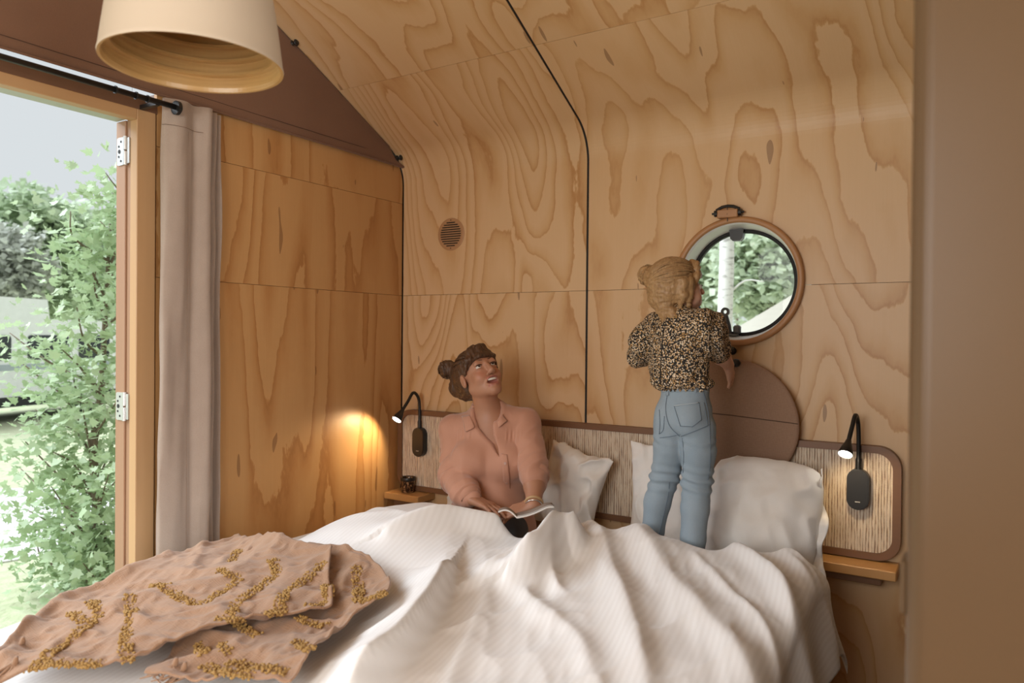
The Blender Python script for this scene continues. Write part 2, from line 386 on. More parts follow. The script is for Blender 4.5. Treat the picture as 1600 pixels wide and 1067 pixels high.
# ---- end wall: amber plywood beside the door
wall_end = thing('wall_end', (XE, 2.2, 0), kind='structure')
YW = 1.566
def prof_y(z): return YB if z <= PROF[1,1] else float(np.interp(z, PROF[1:,1], PROF[1:,0]))
rows = [0, ZS, 2.01, 9]
for a, b in zip(rows[:-1], rows[1:]):
    if b < 9: poly = [(YW, a+G), (YB-.006, a+G), (YB-.006, b-G), (YW, b-G)]
    else:
        pr = [(y-.005, z-.005) for y, z, s in PROF if z > a]; pr = [(YB-.006, a+G)]+[q for q in pr if q[0] > YW]+[(YW, roof_z(YW)-.005)]
        poly = pr+[(YW, a+G)]
    mesh('plywood_panel', [(XE, y, z) for y, z in poly], [tuple(range(len(poly)))], M['ply_end'], wall_end, uv=[(y, z) for y, z in poly], solid=-.016)
# wall left of the door, above-door gable structure
MB().box((XE-.10,-1.0,0),(XE,-.62,2.2)).build('plywood_board', M['ply_end'], wall_end)
MB().box((XE-.09,-.62,2.123),(XE+.004,YW,2.161)).build('brown_beam', M['brown_beam'], wall_end)
# outer cladding keeps light out of the gap behind the panels
MB().box((XE-.13,1.575,-.3),(XE-.03,YB+.1,2.2)).build('outer_cladding', M['brown_beam'], wall_end)
gz = lambda y: roof_z(y)+.01
gp = [(-.6,2.165),(1.5,2.165),(1.5,gz(1.5)),(RIDGE_Y,gz(RIDGE_Y)),(-.6,gz(-.6))]
win2 = thing('window_2', (XE-.03, .5, 2.165), kind='structure')
MB().prism(gp, lambda a,b,d: (d,a,b), XE-.045, XE-.039).build('pane', M['glass'], win2)
# ---- door frame
door = thing('door_1', (XE-.06, 1.5, 0), kind='structure')
MB().box((XE-.035,1.490,-.05),(XE+.006,1.559,2.123),.002).build('door_jamb', M['frame_wood'], door)
MB().box((XE-.060,1.494,-.05),(XE-.038,1.559,2.10),.001).build('jamb_stop', timber('reddish_larch', (.36,.20,.115), (.29,.155,.085), 2), door)
MB().box((XE-.118,1.488,-.05),(XE-.062,1.559,2.092),.002).build('door_edge', timber('reddish_larch_edge', (.36,.20,.115), (.29,.155,.085), 2), door)
MB().box((XE-.035,-.62,2.086),(XE+.006,1.490,2.123),.002).build('door_head', M['frame_wood_y'], door)
MB().box((XE-.118,-.62,2.094),(XE-.040,1.49,2.120),.002).build('drip_rail', plain('grey_green_metal', (.42,.43,.38), .45, .2), door)
MB().box((XE-.10,-.66,-.05),(XE+.004,-.62,2.123)).build('door_jamb', M['frame_wood'], door)
MB().box((XE-.12,-.62,-.05),(XE+.01,1.49,.03)).build('threshold', M['brown_beam'], door)
for zc in (1.985, 1.088):
    hg = MB().prism(rrect(XE-.108, XE-.064, zc-.049, zc+.049, .008, 4), lambda a,b,d: (a,d,b), 1.4845, 1.4885).build('hinge', M['steel'], door)
    MB().tube([(XE-.058,1.4865,zc-.05),(XE-.058,1.4865,zc-.003)], .0075, 12).tube([(XE-.058,1.4865,zc+.003),(XE-.058,1.4865,zc+.05)], .0075, 12).build('knuckle', M['steel'], hg)
    MB().prism(rrect(XE-.050, XE-.036, zc-.045, zc+.045, .003, 3), lambda a,b,d: (a,d,b), 1.4865, 1.492).build('frame_leaf', M['steel'], hg)
    for dx, dz, r in ((-.083,.034,.004),(-.096,.018,.004),(-.093,0,.0075),(-.096,-.018,.004),(-.083,-.034,.004)):
        MB().tube([(XE+dx,1.4835,zc+dz),(XE+dx,1.4848,zc+dz)], r, 10).build('screw', M['rubber'], hg)
# ---- bathroom block with a rounded corner, right beside the camera
blk = thing('wall_right', (.5, 1.0, 0), kind='structure')
cx = -.071; r = .024; poly = [(cx+r-r*math.cos(t), .98+r-r*math.sin(t)) for t in np.linspace(0, math.pi/2, 9)]+[(1.3,.98),(1.3,YB-.02),(cx,YB-.02)]
MB().prism(poly, lambda a,b,d: (a,b,d), 0, 2.95).build('block_panel', M['block'], blk, smooth=False)
MB().box((cx-.007,1.0,1.02),(cx+.002,1.05,1.085),.003).build('latch_plate', M['block'], blk)
# ---- round window in the back wall
win = thing('window_1', (WC[0], YB, WC[1]-WR), kind='structure')
wc = (WC[0], 0, WC[1])
MB().lathe([(.226,YB-.022),(.231,YB-.026),(.243,YB-.026),(.249,YB-.021),(.249,YB+.004),(.226,YB+.004)], wc, 96, 'Y', True).build('wood_hoop', timber('hoop_wood', (.46,.235,.10), (.36,.17,.065), 0), win, smooth=True)
MB().lathe([(.229,YB-.014),(.232,YB+.085),(.205,YB+.085),(.209,YB+.070),(.221,YB+.006),(.224,YB-.014)], wc, 96, 'Y', True).build('white_reveal', M['white_plastic'], win, smooth=True)
MB().lathe([(.212,YB+.066),(.200,YB+.064),(.196,YB+.070),(.196,YB+.09),(.212,YB+.09)], wc, 96, 'Y', True).build('gasket', M['rubber'], win, smooth=True)
MB().lathe([(.0005,YB+.084),(.205,YB+.084)], wc, 64, 'Y').build('pane', M['glass'], win)
kx, kz = onY(1152, 368, YB+.06)[[0,2]]
MB().prism([(-.028,.022),(.028,.022),(.024,-.012),(.014,-.022),(-.014,-.022),(-.024,-.012)], lambda a,b,d: (kx+a,d,kz+b), YB+.045, YB+.074).build('hinge_block', M['black'], win)
hx, hz = onY(1140, 333, YB)[[0,2]]
cl = MB().box((hx-.040,YB-.034,hz-.022),(hx+.040,YB-.002,hz+.010),.003).build('hoop_block', timber('hoop_wood_block', (.46,.235,.10), (.36,.17,.065), 0), win)
MB().tube([(hx-.062,YB-.022,hz-.002),(hx+.062,YB-.022,hz-.002)], .0045, 10).tube([(hx-.052,YB-.022,hz-.002),(hx-.040,YB-.022,hz-.002)], .013, 12).tube([(hx+.040,YB-.022,hz-.002),(hx+.052,YB-.022,hz-.002)], .013, 12).build('clamp_bolt', M['black'], cl)
MB().tube([(hx-.045,YB-.024,hz+.010),(hx-.022,YB-.027,hz+.021),(hx,YB-.028,hz+.024),(hx+.022,YB-.027,hz+.021),(hx+.045,YB-.024,hz+.010)], .006, 8).tube([(hx,YB-.031,hz+.026),(hx,YB-.033,hz-.01),(hx,YB-.028,hz-.035)], .0015, 6).build('elastic_loop', M['black'], cl)
# catch at the foot of the pane: white base, grey saddle, lever with an eye
lx, lz = onY(1141, 528, YB+.05)[[0,2]]
bs = MB().box((lx-.035,YB+.035,lz-.022),(lx+.048,YB+.075,lz+.006),.006).build('catch_base', M['white_plastic'], win)
MB().box((lx-.03,YB+.030,lz+.006),(lx+.03,YB+.07,lz+.017),.003).box((lx+.012,YB+.04,lz+.017),(lx+.04,YB+.065,lz+.05),.006).build('catch_saddle', plain('grey_plastic', (.12,.12,.12), .5), bs)
MB().tube([(lx-.002,YB+.045,lz+.015),(lx-.006,YB+.040,lz+.05),(lx-.014,YB+.035,lz+.088)], [.010,.011,.009], 10).lathe([(.0075,-.006),(.017,-.006),(.017,.006),(.0075,.006)], (lx-.016,YB+.034,lz+.103), 20, 'Y', True).build('catch_lever', plain('dark_grey_plastic', (.07,.07,.07), .45), bs)
# ---- round ventilation grille, set in the wall
vx, vz = onY(705, 366, YB)[[0,2]]
vent = thing('vent_grille', (vx, YB, vz-.08), 'round wooden vent grille with dark slots above the left reading lamp', 'vent')
MB().lathe([(.0005,YB-.004),(.056,YB-.004),(.072,YB-.004),(.079,YB-.002),(.079,YB+.001)], (vx,0,vz), 48, 'Y').build('rim', timber('vent_wood', (.46,.255,.125), (.38,.20,.09), 0), vent, smooth=False)
for k in range(11):
    dz = (k-5)*.0112; w = math.sqrt(max(.0618**2-dz**2, .0002))
    MB().prism(rrect(vx-w, vx+w, vz+dz-.0027, vz+dz+.0027, .0026, 3), lambda a,b,d: (a,d,b), YB-.0046, YB-.0038).build('slot', M['rubber'], vent)
for s in (-1, 1): MB().tube([(vx,YB-.0052,vz+s*.068),(vx,YB-.0035,vz+s*.068)], .0028, 8).build('screw', M['rubber'], vent)
# ------------------------------------------------------------------ headboard, shelves, lamps
X0, X1, Z0, Z1 = -2.474, -.222, .578, .975
hb = thing('headboard', ((X0+X1)/2, YB, Z0), 'long wood-edged headboard with woven cord panel behind the bed', 'headboard')
out = rrect(X0, X1, Z0, Z1, .075, 10); inn = rrect(X0+.026, X1-.026, Z0+.024, Z1-.024, .056, 10); n = len(out)
V = [(a, y, b) for y, P in ((YB-.003, out), (YB-.040, out), (YB-.040, inn), (YB-.028, inn)) for a, b in P]
mesh('edge_frame', V, [(k*n+i, k*n+(i+1) % n, (k+1)*n+(i+1) % n, (k+1)*n+i) for k in range(3) for i in range(n)], M['walnut'], hb)
mesh('woven_panel', [(a, YB-.031, b) for a, b in inn], [tuple(range(n))[::-1]], M['woven'], hb)
def shelf(x0, x1, lab):
    t = thing('bedside_shelf', ((x0+x1)/2, YB-.07, .540), lab, 'shelf', 'bedside shelves')
    MB().box((x0,YB-.135,.541),(x1,YB-.003,.574),.003).build('board', M['shelf'], t)
    MB().box((x0+.02,YB-.085,.505),(x1-.05,YB-.003,.541),.002).build('support_rail', M['walnut'], t)
shelf(XE+.006, -2.262, 'small wooden bedside shelf with the dark cup on it')
shelf(-.525, -.226, 'empty wooden bedside shelf under the right reading lamp beside the pillow')
def read_lamp(x, tip_dx, lab, energy, aim, rise, cone):
    y0 = YB-.031; zc = .822
    t = thing('reading_lamp', (x, y0, zc-.07), lab, 'lamp', 'gooseneck reading lamps on the headboard')
    bd = MB().prism(rrect(x-.036, x+.036, zc-.071, zc+.071, .0355, 10), lambda a,b,d: (a,d,b), y0, y0-.030).build('base', M['black'], t)
    MB().prism(rrect(x-.033, x+.033, zc-.068, zc+.068, .0325, 10), lambda a,b,d: (a,d,b), y0-.030, y0-.033).build('face_plate', M['black'], bd)
    MB().box((x-.008,y0-.0342,zc-.044),(x+.008,y0-.033,zc-.041)).build('switch_mark', plain('grey_mark', (.5,.48,.44), .5), bd)
    P = smoothline([(x,y0-.018,zc+.06),(x,y0-.018,zc+.15),(x+tip_dx*.1,y0-.026,zc+rise-.03),(x+tip_dx*.3,y0-.062,zc+rise),(x+tip_dx*.6,y0-.098,zc+rise-.040),(x+tip_dx*.85,y0-.136,zc+rise-.082)], 40)
    nk = MB().tube(P, np.r_[np.full(6,.0105), np.full(34,.0075)], 12).build('gooseneck', M['black'], t, smooth=True)
    d = P[-1]-P[-4]; d /= np.linalg.norm(d); e = P[-1]
    hd = MB().tube([e-d*.004, e+d*.010, e+d*.030, e+d*.052, e+d*.056], [.009,.012,.019,.024,.0235], 20, False).build('head', M['black'], t, smooth=True)
    MB().tube([e+d*.0525, e+d*.0535], .0215, 20).build('lens', M['led'], hd, smooth=False)
    p = e+d*.062
    s = lamp('reading_light', 'SPOT', p, energy, (1,.74,.42), aim, spot_size=math.radians(cone), spot_blend=.55, shadow_soft_size=.02)
    s.parent = hd; s.location = p-WLOC[t.name]
    return t
read_lamp(-2.326, -.012, 'black gooseneck reading lamp above the shelf with the cup', 7.0, (-.75,-.60,-.80), .245, 118)
read_lamp(-.355, -.020, 'black gooseneck reading lamp beside the big propped pillow', 2.6, (.35,.55,-.8), .262, 120)
# speckled cup on the left shelf
cc = onZ(634, 768, .574); cx_, cy_ = -2.375, YB-.075
cup = thing('cup', (cx_, cy_, .574), 'small dark mottled tealight cup on the bedside shelf', 'cup')
t = NT('mottled_bronze'); f = t.noise(t.coord(), 95, 3, .6); c = t.ramp(f, [(0,(.012,.008,.006)),(.5,(.03,.016,.01)),(.56,(.35,.19,.09)),(.7,(.55,.36,.2))]); t.l(c, t.b.inputs['Base Color']); t.b.inputs['Roughness'].default_value = .3; t.b.inputs['Metallic'].default_value = .4
MB().lathe([(.0005,.575),(.028,.575),(.031,.579),(.036,.643),(.0362,.6475),(.034,.6475),(.0335,.643),(.028,.590),(.0005,.588)], (cx_,cy_,0), 36).build('bowl', t.m, cup, smooth=True)
MB().lathe([(.0362,.632),(.0372,.634),(.0374,.6475),(.0362,.649)], (cx_,cy_,0), 36).build('rim', M['black'], cup, smooth=True)
# ---- fabric gable cover with studs
zb = 2.187
ny, nz = 90, 26; V = []; UV = []
for i in range(ny):
    y = -.6+(2.893-(-.6))*i/(ny-1)
    top = max(min(roof_z(y), 9)-.004, zb+.002) if y < 2.80 else zb+.045*(2.893-y)/.093+.001
    top = min(top, roof_z(min(y, 2.80))-.004)
    for j in range(nz):
        v = j/(nz-1); z = zb+(top-zb)*v
        sag = .010*math.sin(v*math.pi)*(.6+.4*math.sin(y*5)) + .004*vnoise(np.array([y*3, v*2]), 3)
        V.append((XE+.014+sag+.006*(y > 1.56)*0, y, z)); UV.append((y, z))
flap = thing('gable_cover', (XE+.014, 1.2, zb), 'brown canvas cover fastened across the gable above the door and curtain', 'fabric cover')
mesh('canvas', V, gridfaces(ny, nz), M['flap'], flap, smooth=True, uv=UV, solid=.002)
MB().tube([(XE+.019,y,zb+.040+.0005*math.sin(y*40)) for y in np.linspace(-.55,2.83,60)], .0012, 5).build('hem_stitch', plain('dark_thread', (.07,.035,.022), .9), flap)
MB().tube([(XE+.018,y,zb+.003) for y in np.linspace(-.58,2.885,60)], .004, 6).build('hem_edge', M['flap'], flap)
for y, z in ((2.836,2.228),(2.166,2.572),(1.5,2.90)):
    sd = MB().lathe([(.0005,.030),(.011,.029),(.014,.025),(.011,.020),(.0045,.017),(.0045,.006),(.013,.005),(.014,.0)], (XE+.012,y,z), 20, 'X').build('stud', M['black'], flap, smooth=True)
# ---- curtain rod and curtain
XR = -2.385; rz = 2.136
rod = thing('curtain_rod', (XR, .5, rz), 'black curtain rod with round end cap above the open door', 'curtain rod')
MB().tube([(XR,-.6,rz),(XR,1.575,rz)], .0095, 14).build('bar', M['black'], rod, smooth=True)
MB().tube([(XR,1.572,rz-.002),(XR,1.585,rz-.002)], .024, 24).tube([(XR,1.585,rz-.002),(XR,1.590,rz-.002)], [.024,.018], 24).build('end_cap', M['black'], rod)
MB().box((XE,1.50,rz-.012),(XR,1.515,rz+.002)).build('bracket', M['black'], rod)
for y in (1.36, 1.43, 1.47): MB().lathe([(.010,-.002),(.013,-.002),(.013,.002),(.010,.002)], (XR,y,rz), 16, 'Y', True).build('ring', M['black'], rod)
nu, nv = 150, 60; V = []; UV = []
base = smoothline([(-2.440,1.556),(-2.422,1.562),(-2.408,1.590),(-2.402,1.622),(-2.412,1.652),(-2.420,1.672),(-2.408,1.695),(-2.400,1.716),(-2.408,1.734),(-2.435,1.741),(-2.462,1.742),(-2.455,1.752),(-2.436,1.764),(-2.434,1.774),(-2.455,1.780),(-2.464,1.786),(-2.450,1.795),(-2.446,1.802),(-2.466,1.808)], nu)
for i in range(nu):
    x, y = base[i]; u = i/(nu-1)
    for j in range(nv):
        v = j/(nv-1); z = 2.172-v*2.05
        w = .010*sstep(0, .3, v); lean = -.020*v*(1-u)
        wr = .014*fbm(np.array([u*6+1.6*v, v*6.]), 5, 2)+.009*math.sin(u*11+v*4)*sstep(.05,.5,v)
        V.append((x+wr+w*.3, y+lean+.004*vnoise(np.array([v*4, u*3]), 9), z)); UV.append((u*.5, v*2))
cur = thing('curtain', (-2.43, 1.68, .12), 'taupe linen curtain gathered beside the open door', 'curtain')
mesh('drape', V, gridfaces(nu, nv), M['curtain'], cur, smooth=True, uv=UV, solid=.003)
MB().tube([(base[i][0]+.004, base[i][1]-.0005, 2.078) for i in range(0, 66, 3)], .0009, 5).build('header_stitch', plain('brown_thread', (.16,.10,.07), .9), cur)
MB().tube([(-2.409,1.640,z) for z in np.linspace(2.07,.2,40)], .0008, 5).build('side_seam', plain('brown_thread_seam', (.24,.165,.12), .9), cur)
# ---- pendant lamp
lc = np.array([-1.402,.967,1.909])
pen = thing('pendant_lamp', (lc[0],lc[1],lc[2]), 'large pendant lamp, cream shade lined with ringed wood, hanging near the door', 'lamp')
outp = [(.1795,0),(.1805,.004)]+[(.180-.115*(h/.36)**1.0*.40-.05*(h/.42)**3, h) for h in np.linspace(.01,.42,16)]+[(.06,.45),(.02,.455)]
inp = [(.1795,0),(.174,.001)]
for k in range(13):
    h0, h1 = .010+k*.031, .012+(k+1)*.031; r0 = .1725-.115*(h0/.36)*.40-.05*(h0/.42)**3
    inp += [(r0, h0), (r0-.001, h0+.022), (r0-.013, h0+.024), (r0-.013, h0+.030)]
inp += [(.03,.43)]
MB().lathe(outp, lc, 96).build('shade', plain('cream_shade', (.47,.385,.29), .75, 0, .04, 3), pen, smooth=True)
t = NT('ringed_bamboo'); v = t.coord('Object', (6,6,120)); f = t.noise(v, 1, 3); c = t.mix(f, (.56,.35,.14), (.30,.15,.045)); t.l(c, t.b.inputs['Base Color']); t.b.inputs['Roughness'].default_value = .3
MB().lathe(inp[::-1], lc, 96).build('ringed_lining', t.m, pen)
MB().tube([lc+[0,0,.44], [lc[0],lc[1],roof_z(lc[1])-.01]], .004, 8).build('cord', M['black'], pen)
MB().tube([lc+[0,0,.33], lc+[0,0,.43]], .024, 16).build('socket', M['black'], pen)
bl = lc+[0,0,.285]; MB().lathe([(.0005,-.05),(.022,-.042),(.034,-.018),(.035,.0),(.028,.025),(.016,.045)], bl, 24).build('bulb', plain('frosted_bulb', (.75,.72,.66), .3), pen, smooth=True)
# ---- round blind panel leaning below the window
bx, bz, br = -.797, 1.022, .246
bt = NT('round_panel_tweed'); v = bt.coord('Object', (1,1,1)); a = bt.noise(bt.coord('Object',(420,1,60)),1,2); b = bt.noise(bt.coord('Object',(60,1,420)),1,2)
c = bt.mix(bt.math('MULTIPLY_ADD', a, .5, bt.math('MULTIPLY', b, .5)), (.21,.115,.07), (.38,.24,.16)); bt.l(c, bt.b.inputs['Base Color']); bt.b.inputs['Roughness'].default_value = .9; bt.bump(a, .4, .001)
bld = thing('window_cover', (bx, YB-.03, bz-br), 'round brown fabric window cover hanging below the round window', 'window cover')
MB().lathe([(.0005,-.010),(.235,-.010),(.244,-.006),(.246,0),(.244,.006),(.0005,.008)], (bx,YB-.056,bz), 80, 'Y').build('padded_disc', bt.m, bld, smooth=True)
MB().tube([(bx-.243,YB-.067,bz+.062-.02),(bx,YB-.068,bz+.052-.02),(bx+.242,YB-.067,bz+.036-.02)], .0016, 6).build('stitch_line', plain('panel_thread', (.07,.035,.02), .9), bld)
for (px, py, yy) in ((1146,548,YB-.014),(1152,567,YB-.075)):
    q = onY(px, py, yy); MB().lathe([(.0005,-.024),(.013,-.022),(.016,-.016),(.012,-.010),(.005,-.008),(.005,.0),(.011,.006)], (q[0],q[1],q[2]), 20, 'Y').build('stud', M['black'], bld, smooth=True)
# ------------------------------------------------------------------ bed
BX0, BX1, BY0, BY1, MZ = -2.13, -.455, .78, 2.845, .50
bed = thing('bed', ((BX0+BX1)/2, 1.8, 0), 'wide low bed made up with rumpled white linen', 'bed')
MB().box((BX0+.03,BY0+.03,0),(BX1-.03,BY1,.27),.004).build('base', M['shelf'], bed)
P = rrect(BX0, BX1, BY0, BY1, .07, 8); n = len(P); cxy = np.array([(BX0+BX1)/2, (BY0+BY1)/2]); V = []
for z, k in ((.275,.985),(.29,1.),(.46,1.),(.485,.992),(.497,.975),(.50,.95)):
    for a, b in P: V.append(((a-cxy[0])*k+cxy[0], (b-cxy[1])*k+cxy[1], z))
mesh('mattress', V, [(k*n+i, k*n+(i+1)%n, (k+1)*n+(i+1)%n, (k+1)*n+i) for k in range(5) for i in range(n)]+[tuple(range(5*n,6*n))], M['sheet'], bed, smooth=True)
# rumpled sheet between the duvet and the headboard
nx, ny = 170, 60; gx, gy = np.meshgrid(np.linspace(-1.42,-.99,nx), np.linspace(2.30,2.70,ny), indexing='ij')
q = np.stack([gx*7+1.5*gy, gy*9], -1); rd = 1-np.abs(fbm(q, 21, 3))*2.2; rd2 = 1-np.abs(vnoise(np.stack([gx*16+gy*9, gy*13-gx*5], -1), 25))*2
amp = np.exp(-((gx+1.15)/.09)**2)*sstep(2.70,2.60,gy)
gz_ = .505+.003*rd+amp*(.055*np.clip(rd,0,1)**2+.022*np.clip(rd2,0,1)+.02)
rsh = thing('bed_sheet', (-1.3,2.5,.505), 'loose crumpled white sheet on the mattress between the two people', 'sheet')
mesh('sheet_cloth', np.stack([gx,gy,gz_],-1), gridfaces(nx,ny), M['linen'], rsh, smooth=True)

RIDGES = [  # photo trace, half-width far/near side, height
 ([(858,802),(835,840),(796,867),(705,874),(608,887)], .060, .028, .070),
 ([(893,836),(867,867),(841,898),(802,911),(737,930)], .050, .030, .048),
 ([(706,920),(672,971),(627,1020),(575,1064),(540,1100)], .120, .017, .105),
 ([(893,838),(912,858),(938,892),(962,940),(985,985),(1000,1030),(1010,1075)], .050, .036, .036),
 ([(975,872),(1016,912),(1052,948),(1100,990),(1148,1035),(1190,1080)], .042, .052, .032),
 ([(1040,836),(1088,868),(1124,891),(1187,927),(1235,972),(1285,1025)], .040, .050, .030),
 ([(1095,872),(1160,872),(1214,895),(1270,940),(1300,985)], .042, .050, .020),
 ([(867,867),(861,905),(864,930),(880,945)], .022, .020, .022),
 ([(800,930),(840,960),(900,1000),(930,1060)], .035, .035, .020),
 ([(760,940),(735,990),(705,1040),(690,1080)], .030, .030, .018),
 ([(1000,845),(985,865),(1010,890)], .022, .022, .025),
 ([(1150,905),(1210,950),(1250,1010),(1265,1060)], .020, .022, .020),
 ([(1085,915),(1140,960),(1200,1010),(1230,1060)], .018, .020, .016),
 ([(1230,900),(1275,925),(1300,960)], .016, .02, .014),
 ([(470,850),(560,862),(650,868)], .03, .03, .008),
 ([(530,815),(585,850),(640,872)], .02, .02, .006),
]
RW = []
for pts, wl, wr, h in RIDGES:
    w = np.array([onZ(x, y, .60)[:2] for x, y in pts]); RW.append((smoothline(w, 40), wl, wr, h))
# hem of the cover thrown up beside the magazine, rolling down towards the foot
RW.append((smoothline(np.array([onY(x, y, Y)[:2] for x, y, Y in ((905,838,2.12),(894,812,2.06),(878,798,2.03),(858,815,1.97),(835,850,1.88),(800,872,1.82))]), 40), .055, .036, .140))
def ridge_field(X, Y):
    out = np.zeros_like(X)
    for P, wl, wr, h in RW:
        best = np.full(X.shape, 1e9); sd = np.zeros_like(X); al = np.zeros_like(X)
        for i in range(len(P)-1):
            a, b = P[i], P[i+1]; d = b-a; L = d.dot(d)+1e-12
            t = np.clip(((X-a[0])*d[0]+(Y-a[1])*d[1])/L, 0, 1); ex, ey = X-a[0]-t*d[0], Y-a[1]-t*d[1]; q = ex*ex+ey*ey
            m = q < best; best = np.where(m, q, best); sd = np.where(m, d[0]*ey-d[1]*ex, sd); al = np.where(m, (i+t)/(len(P)-1), al)
        w = np.where(sd > 0, wr, wl); r = np.sqrt(best)/w
        out = out+h*np.exp(-np.abs(r)**1.6)*np.sqrt(np.clip(np.minimum(al*5+.15, (1-al)*5+.25), 0, 1))
    return out
def duvet_h(X, Y):
    z = .545+.020*sstep(.8,1.2,Y)+.095*sstep(1.3,2.2,Y)*sstep(-1.5,-1.15,X)
    z = z+.150*np.exp(-(((X+1.66)/.34)**2)**1.5-(((Y-2.10)/.42)**2)**1.3)           # thighs and knees under the cover
    z = z+.060*np.exp(-((X+1.75)/.33)**2-((Y-1.65)/.40)**2)
    z = z+.050*np.exp(-((X+.90)/.26)**2-((Y-2.22)/.13)**2)
    z = z+ridge_field(X, Y)
    m = sstep(-1.6,-1.15,X)*.85+.15
    q = np.stack([X*4.2-Y*2.6, Y*2.6+X*3.2], -1); z = z+m*.009*(1-2*np.abs(fbm(q, 41, 2)))
    q = np.stack([X*9-Y*6, Y*5+X*7], -1); z = z+m*.0045*(1-2*np.abs(vnoise(q, 47)))
    q = np.stack([X*20+Y*9, Y*6-X*9], -1); z = z+sstep(-1.5,-1.1,X)*.0018*(1-2*np.abs(vnoise(q, 53)))
    return z
def head_line(X):           # where the duvet stops towards the headboard
    return np.interp(X, [-2.3,-2.04,-1.92,-1.72,-1.50,-1.36,-1.20,-1.10,-1.00,-.70,-.60,-.50,-.30], [2.60,2.50,2.27,2.19,2.14,2.08,2.14,2.30,2.25,2.25,2.36,2.42,2.42])
nu, nv = 360, 330
pu = np.linspace(-2.42, -.14, nu); pv = np.linspace(0, 1, nv)
U, Vv = np.meshgrid(pu, pv, indexing='ij')
def roll(p, lo, hi, r):
    """arc length -> (position, drop) over both edges"""
    x = p.copy(); drop = np.zeros_like(p); q = math.pi/2*r
    for s, e in ((1, hi), (-1, lo)):
        a = (p-e)*s; m = a > 0; t = np.clip(a/r, 0, math.pi/2)
        x = np.where(m, e+s*(r*np.sin(t)+np.clip(a-q, 0, 9)*.22), x); drop = np.where(m, r*(1-np.cos(t))+np.clip(a-q, 0, 9)*.95, drop)
    return x, drop
Xd, dx = roll(U, -2.19, -.46, .085)
HL = head_line(U); FOOT = .66; PY = FOOT+(HL+.09-FOOT)*Vv
Yd = np.minimum(PY, HL+.035*np.sin(np.clip((PY-HL)/.045, 0, math.pi/2))); Yd = np.where(PY < HL, PY, Yd)
dh = np.where(PY > HL, .045*(1-np.cos(np.clip((PY-HL)/.045, 0, math.pi/2)))+np.clip(PY-HL-.07, 0, 1)*1.0, 0)
yf, df = roll(Yd, .80, 99, .08); Yd = yf
Zd = duvet_h(np.clip(Xd,-2.27,-.38), Yd)
Zd = Zd-dx-dh-df
side = dx > .04
Xd = Xd+np.where(side, np.sign(U+1.3)*.014*np.sin(Yd*23+3*vnoise(np.stack([Yd*3,U*2],-1),5))*np.clip((dx-.04)*6,0,1), 0)
Zd = np.maximum(Zd, .24)
DUV = thing('duvet', (-1.3, 1.6, .3), 'rumpled white striped duvet spread over the bed', 'duvet')
mesh('cover', np.stack([Xd,Yd,Zd],-1), gridfaces(nu,nv), M['duvet'], DUV, smooth=True, uv=np.stack([U+.15*Vv,Vv*1.9],-1).reshape(-1,2), solid=-.012)
# ---- pillows
def pillow(name, c, ex, ez, th, W, Hh, lab, cat='pillow', seed=0, crumple=.012, flange=0., mat='linen', sagx=0., rnd=0., puff=.25):
    """c centre, ex unit along width, ez unit along height, thickness th"""
    ex, ez = np.array(ex,float), np.array(ez,float); ex /= np.linalg.norm(ex); ez -= ex*ez.dot(ex); ez /= np.linalg.norm(ez); en = np.cross(ex, ez)
    n = 72; a = np.sin(np.linspace(-math.pi/2,math.pi/2,n)); A, B = np.meshgrid(a, a, indexing='ij'); Vs = []
    for sgn in (1,-1):
        prof = (np.clip(1-np.abs(A)**2.3,0,1)*np.clip(1-np.abs(B)**2.3,0,1))**.5
        px = A*(1-.10*(1-np.abs(B)**1.5)*np.abs(A)**2+.02*np.abs(B)**6); pz = B*(1-.09*(1-np.abs(A)**1.5)*np.abs(B)**2)
        if rnd: px = A*(1-rnd*np.abs(B)**4); pz = B*(1-rnd*np.abs(A)**4)
        q = np.stack([A*2.2+seed, B*2.2], -1); wr = fbm(q*1.3, seed, 3); cr = 1-2*np.abs(vnoise(np.stack([A*3+B*1.4+seed, B*2.4-A],-1), seed+3))
        edge = sstep(.35,1.,np.maximum(np.abs(A),np.abs(B)))
        t = th*prof*(1+puff*wr)+crumple*(.5+edge)*cr*prof**.3*(prof > 0)
        if sgn < 0: t = -th*.8*prof*(1+.2*wr)
        p = np.asarray(c)+px[...,None]*ex*W/2+(pz-sagx*A**2*(B > 0)*B)[...,None]*ez*Hh/2+t[...,None]*en+ (crumple*.8*wr*edge)[...,None]*ez
        Vs.append(p.reshape(-1,3))
    Ff = gridfaces(n,n); Fs = np.vstack([Ff, Ff[:,::-1]+n*n])
    t = thing(name, (c[0],c[1],c[2]-Hh/2), lab, cat)
    o = mesh('case', np.vstack(Vs), Fs, M[mat], t, smooth=True)
    if flange:
        m = 70; V = []
        for i in range(m):
            b = -1+2*i/(m-1)
            for j in range(7):
                f = j/6; w = .022*math.sin(b*8+seed)*f+.010*math.sin(b*19)*f
                V.append(np.asarray(c)+ex*(W/2*(.90+.10*abs(b)**1.5)*(1-.10*(b > 0)*abs(b)**4)+flange*f*(1+.25*math.sin(b*7+1))*float(sstep(.75,.0,b)))+ez*Hh/2*b*(.95+.03*f)+en*(w+.004))
        mesh('flange', V, gridfaces(m,7), M[mat], t, smooth=True, solid=.003)
    return t
lean = lambda a: (0, math.sin(math.radians(a)), math.cos(math.radians(a)))
pillow('pillow', (-.640,2.655,.722), (1,-.04,-.045), lean(22), .120, .39, .42, 'big white pillow propped upright under the round window cover', seed=2, flange=.040, rnd=.12, crumple=.010, puff=.10)
pillow('pillow', (-1.030,2.775,.728), (1,.0,.05), lean(9), .040, .30, .42, 'white pillow propped behind the girl, one pointed corner up', seed=5, crumple=.010)
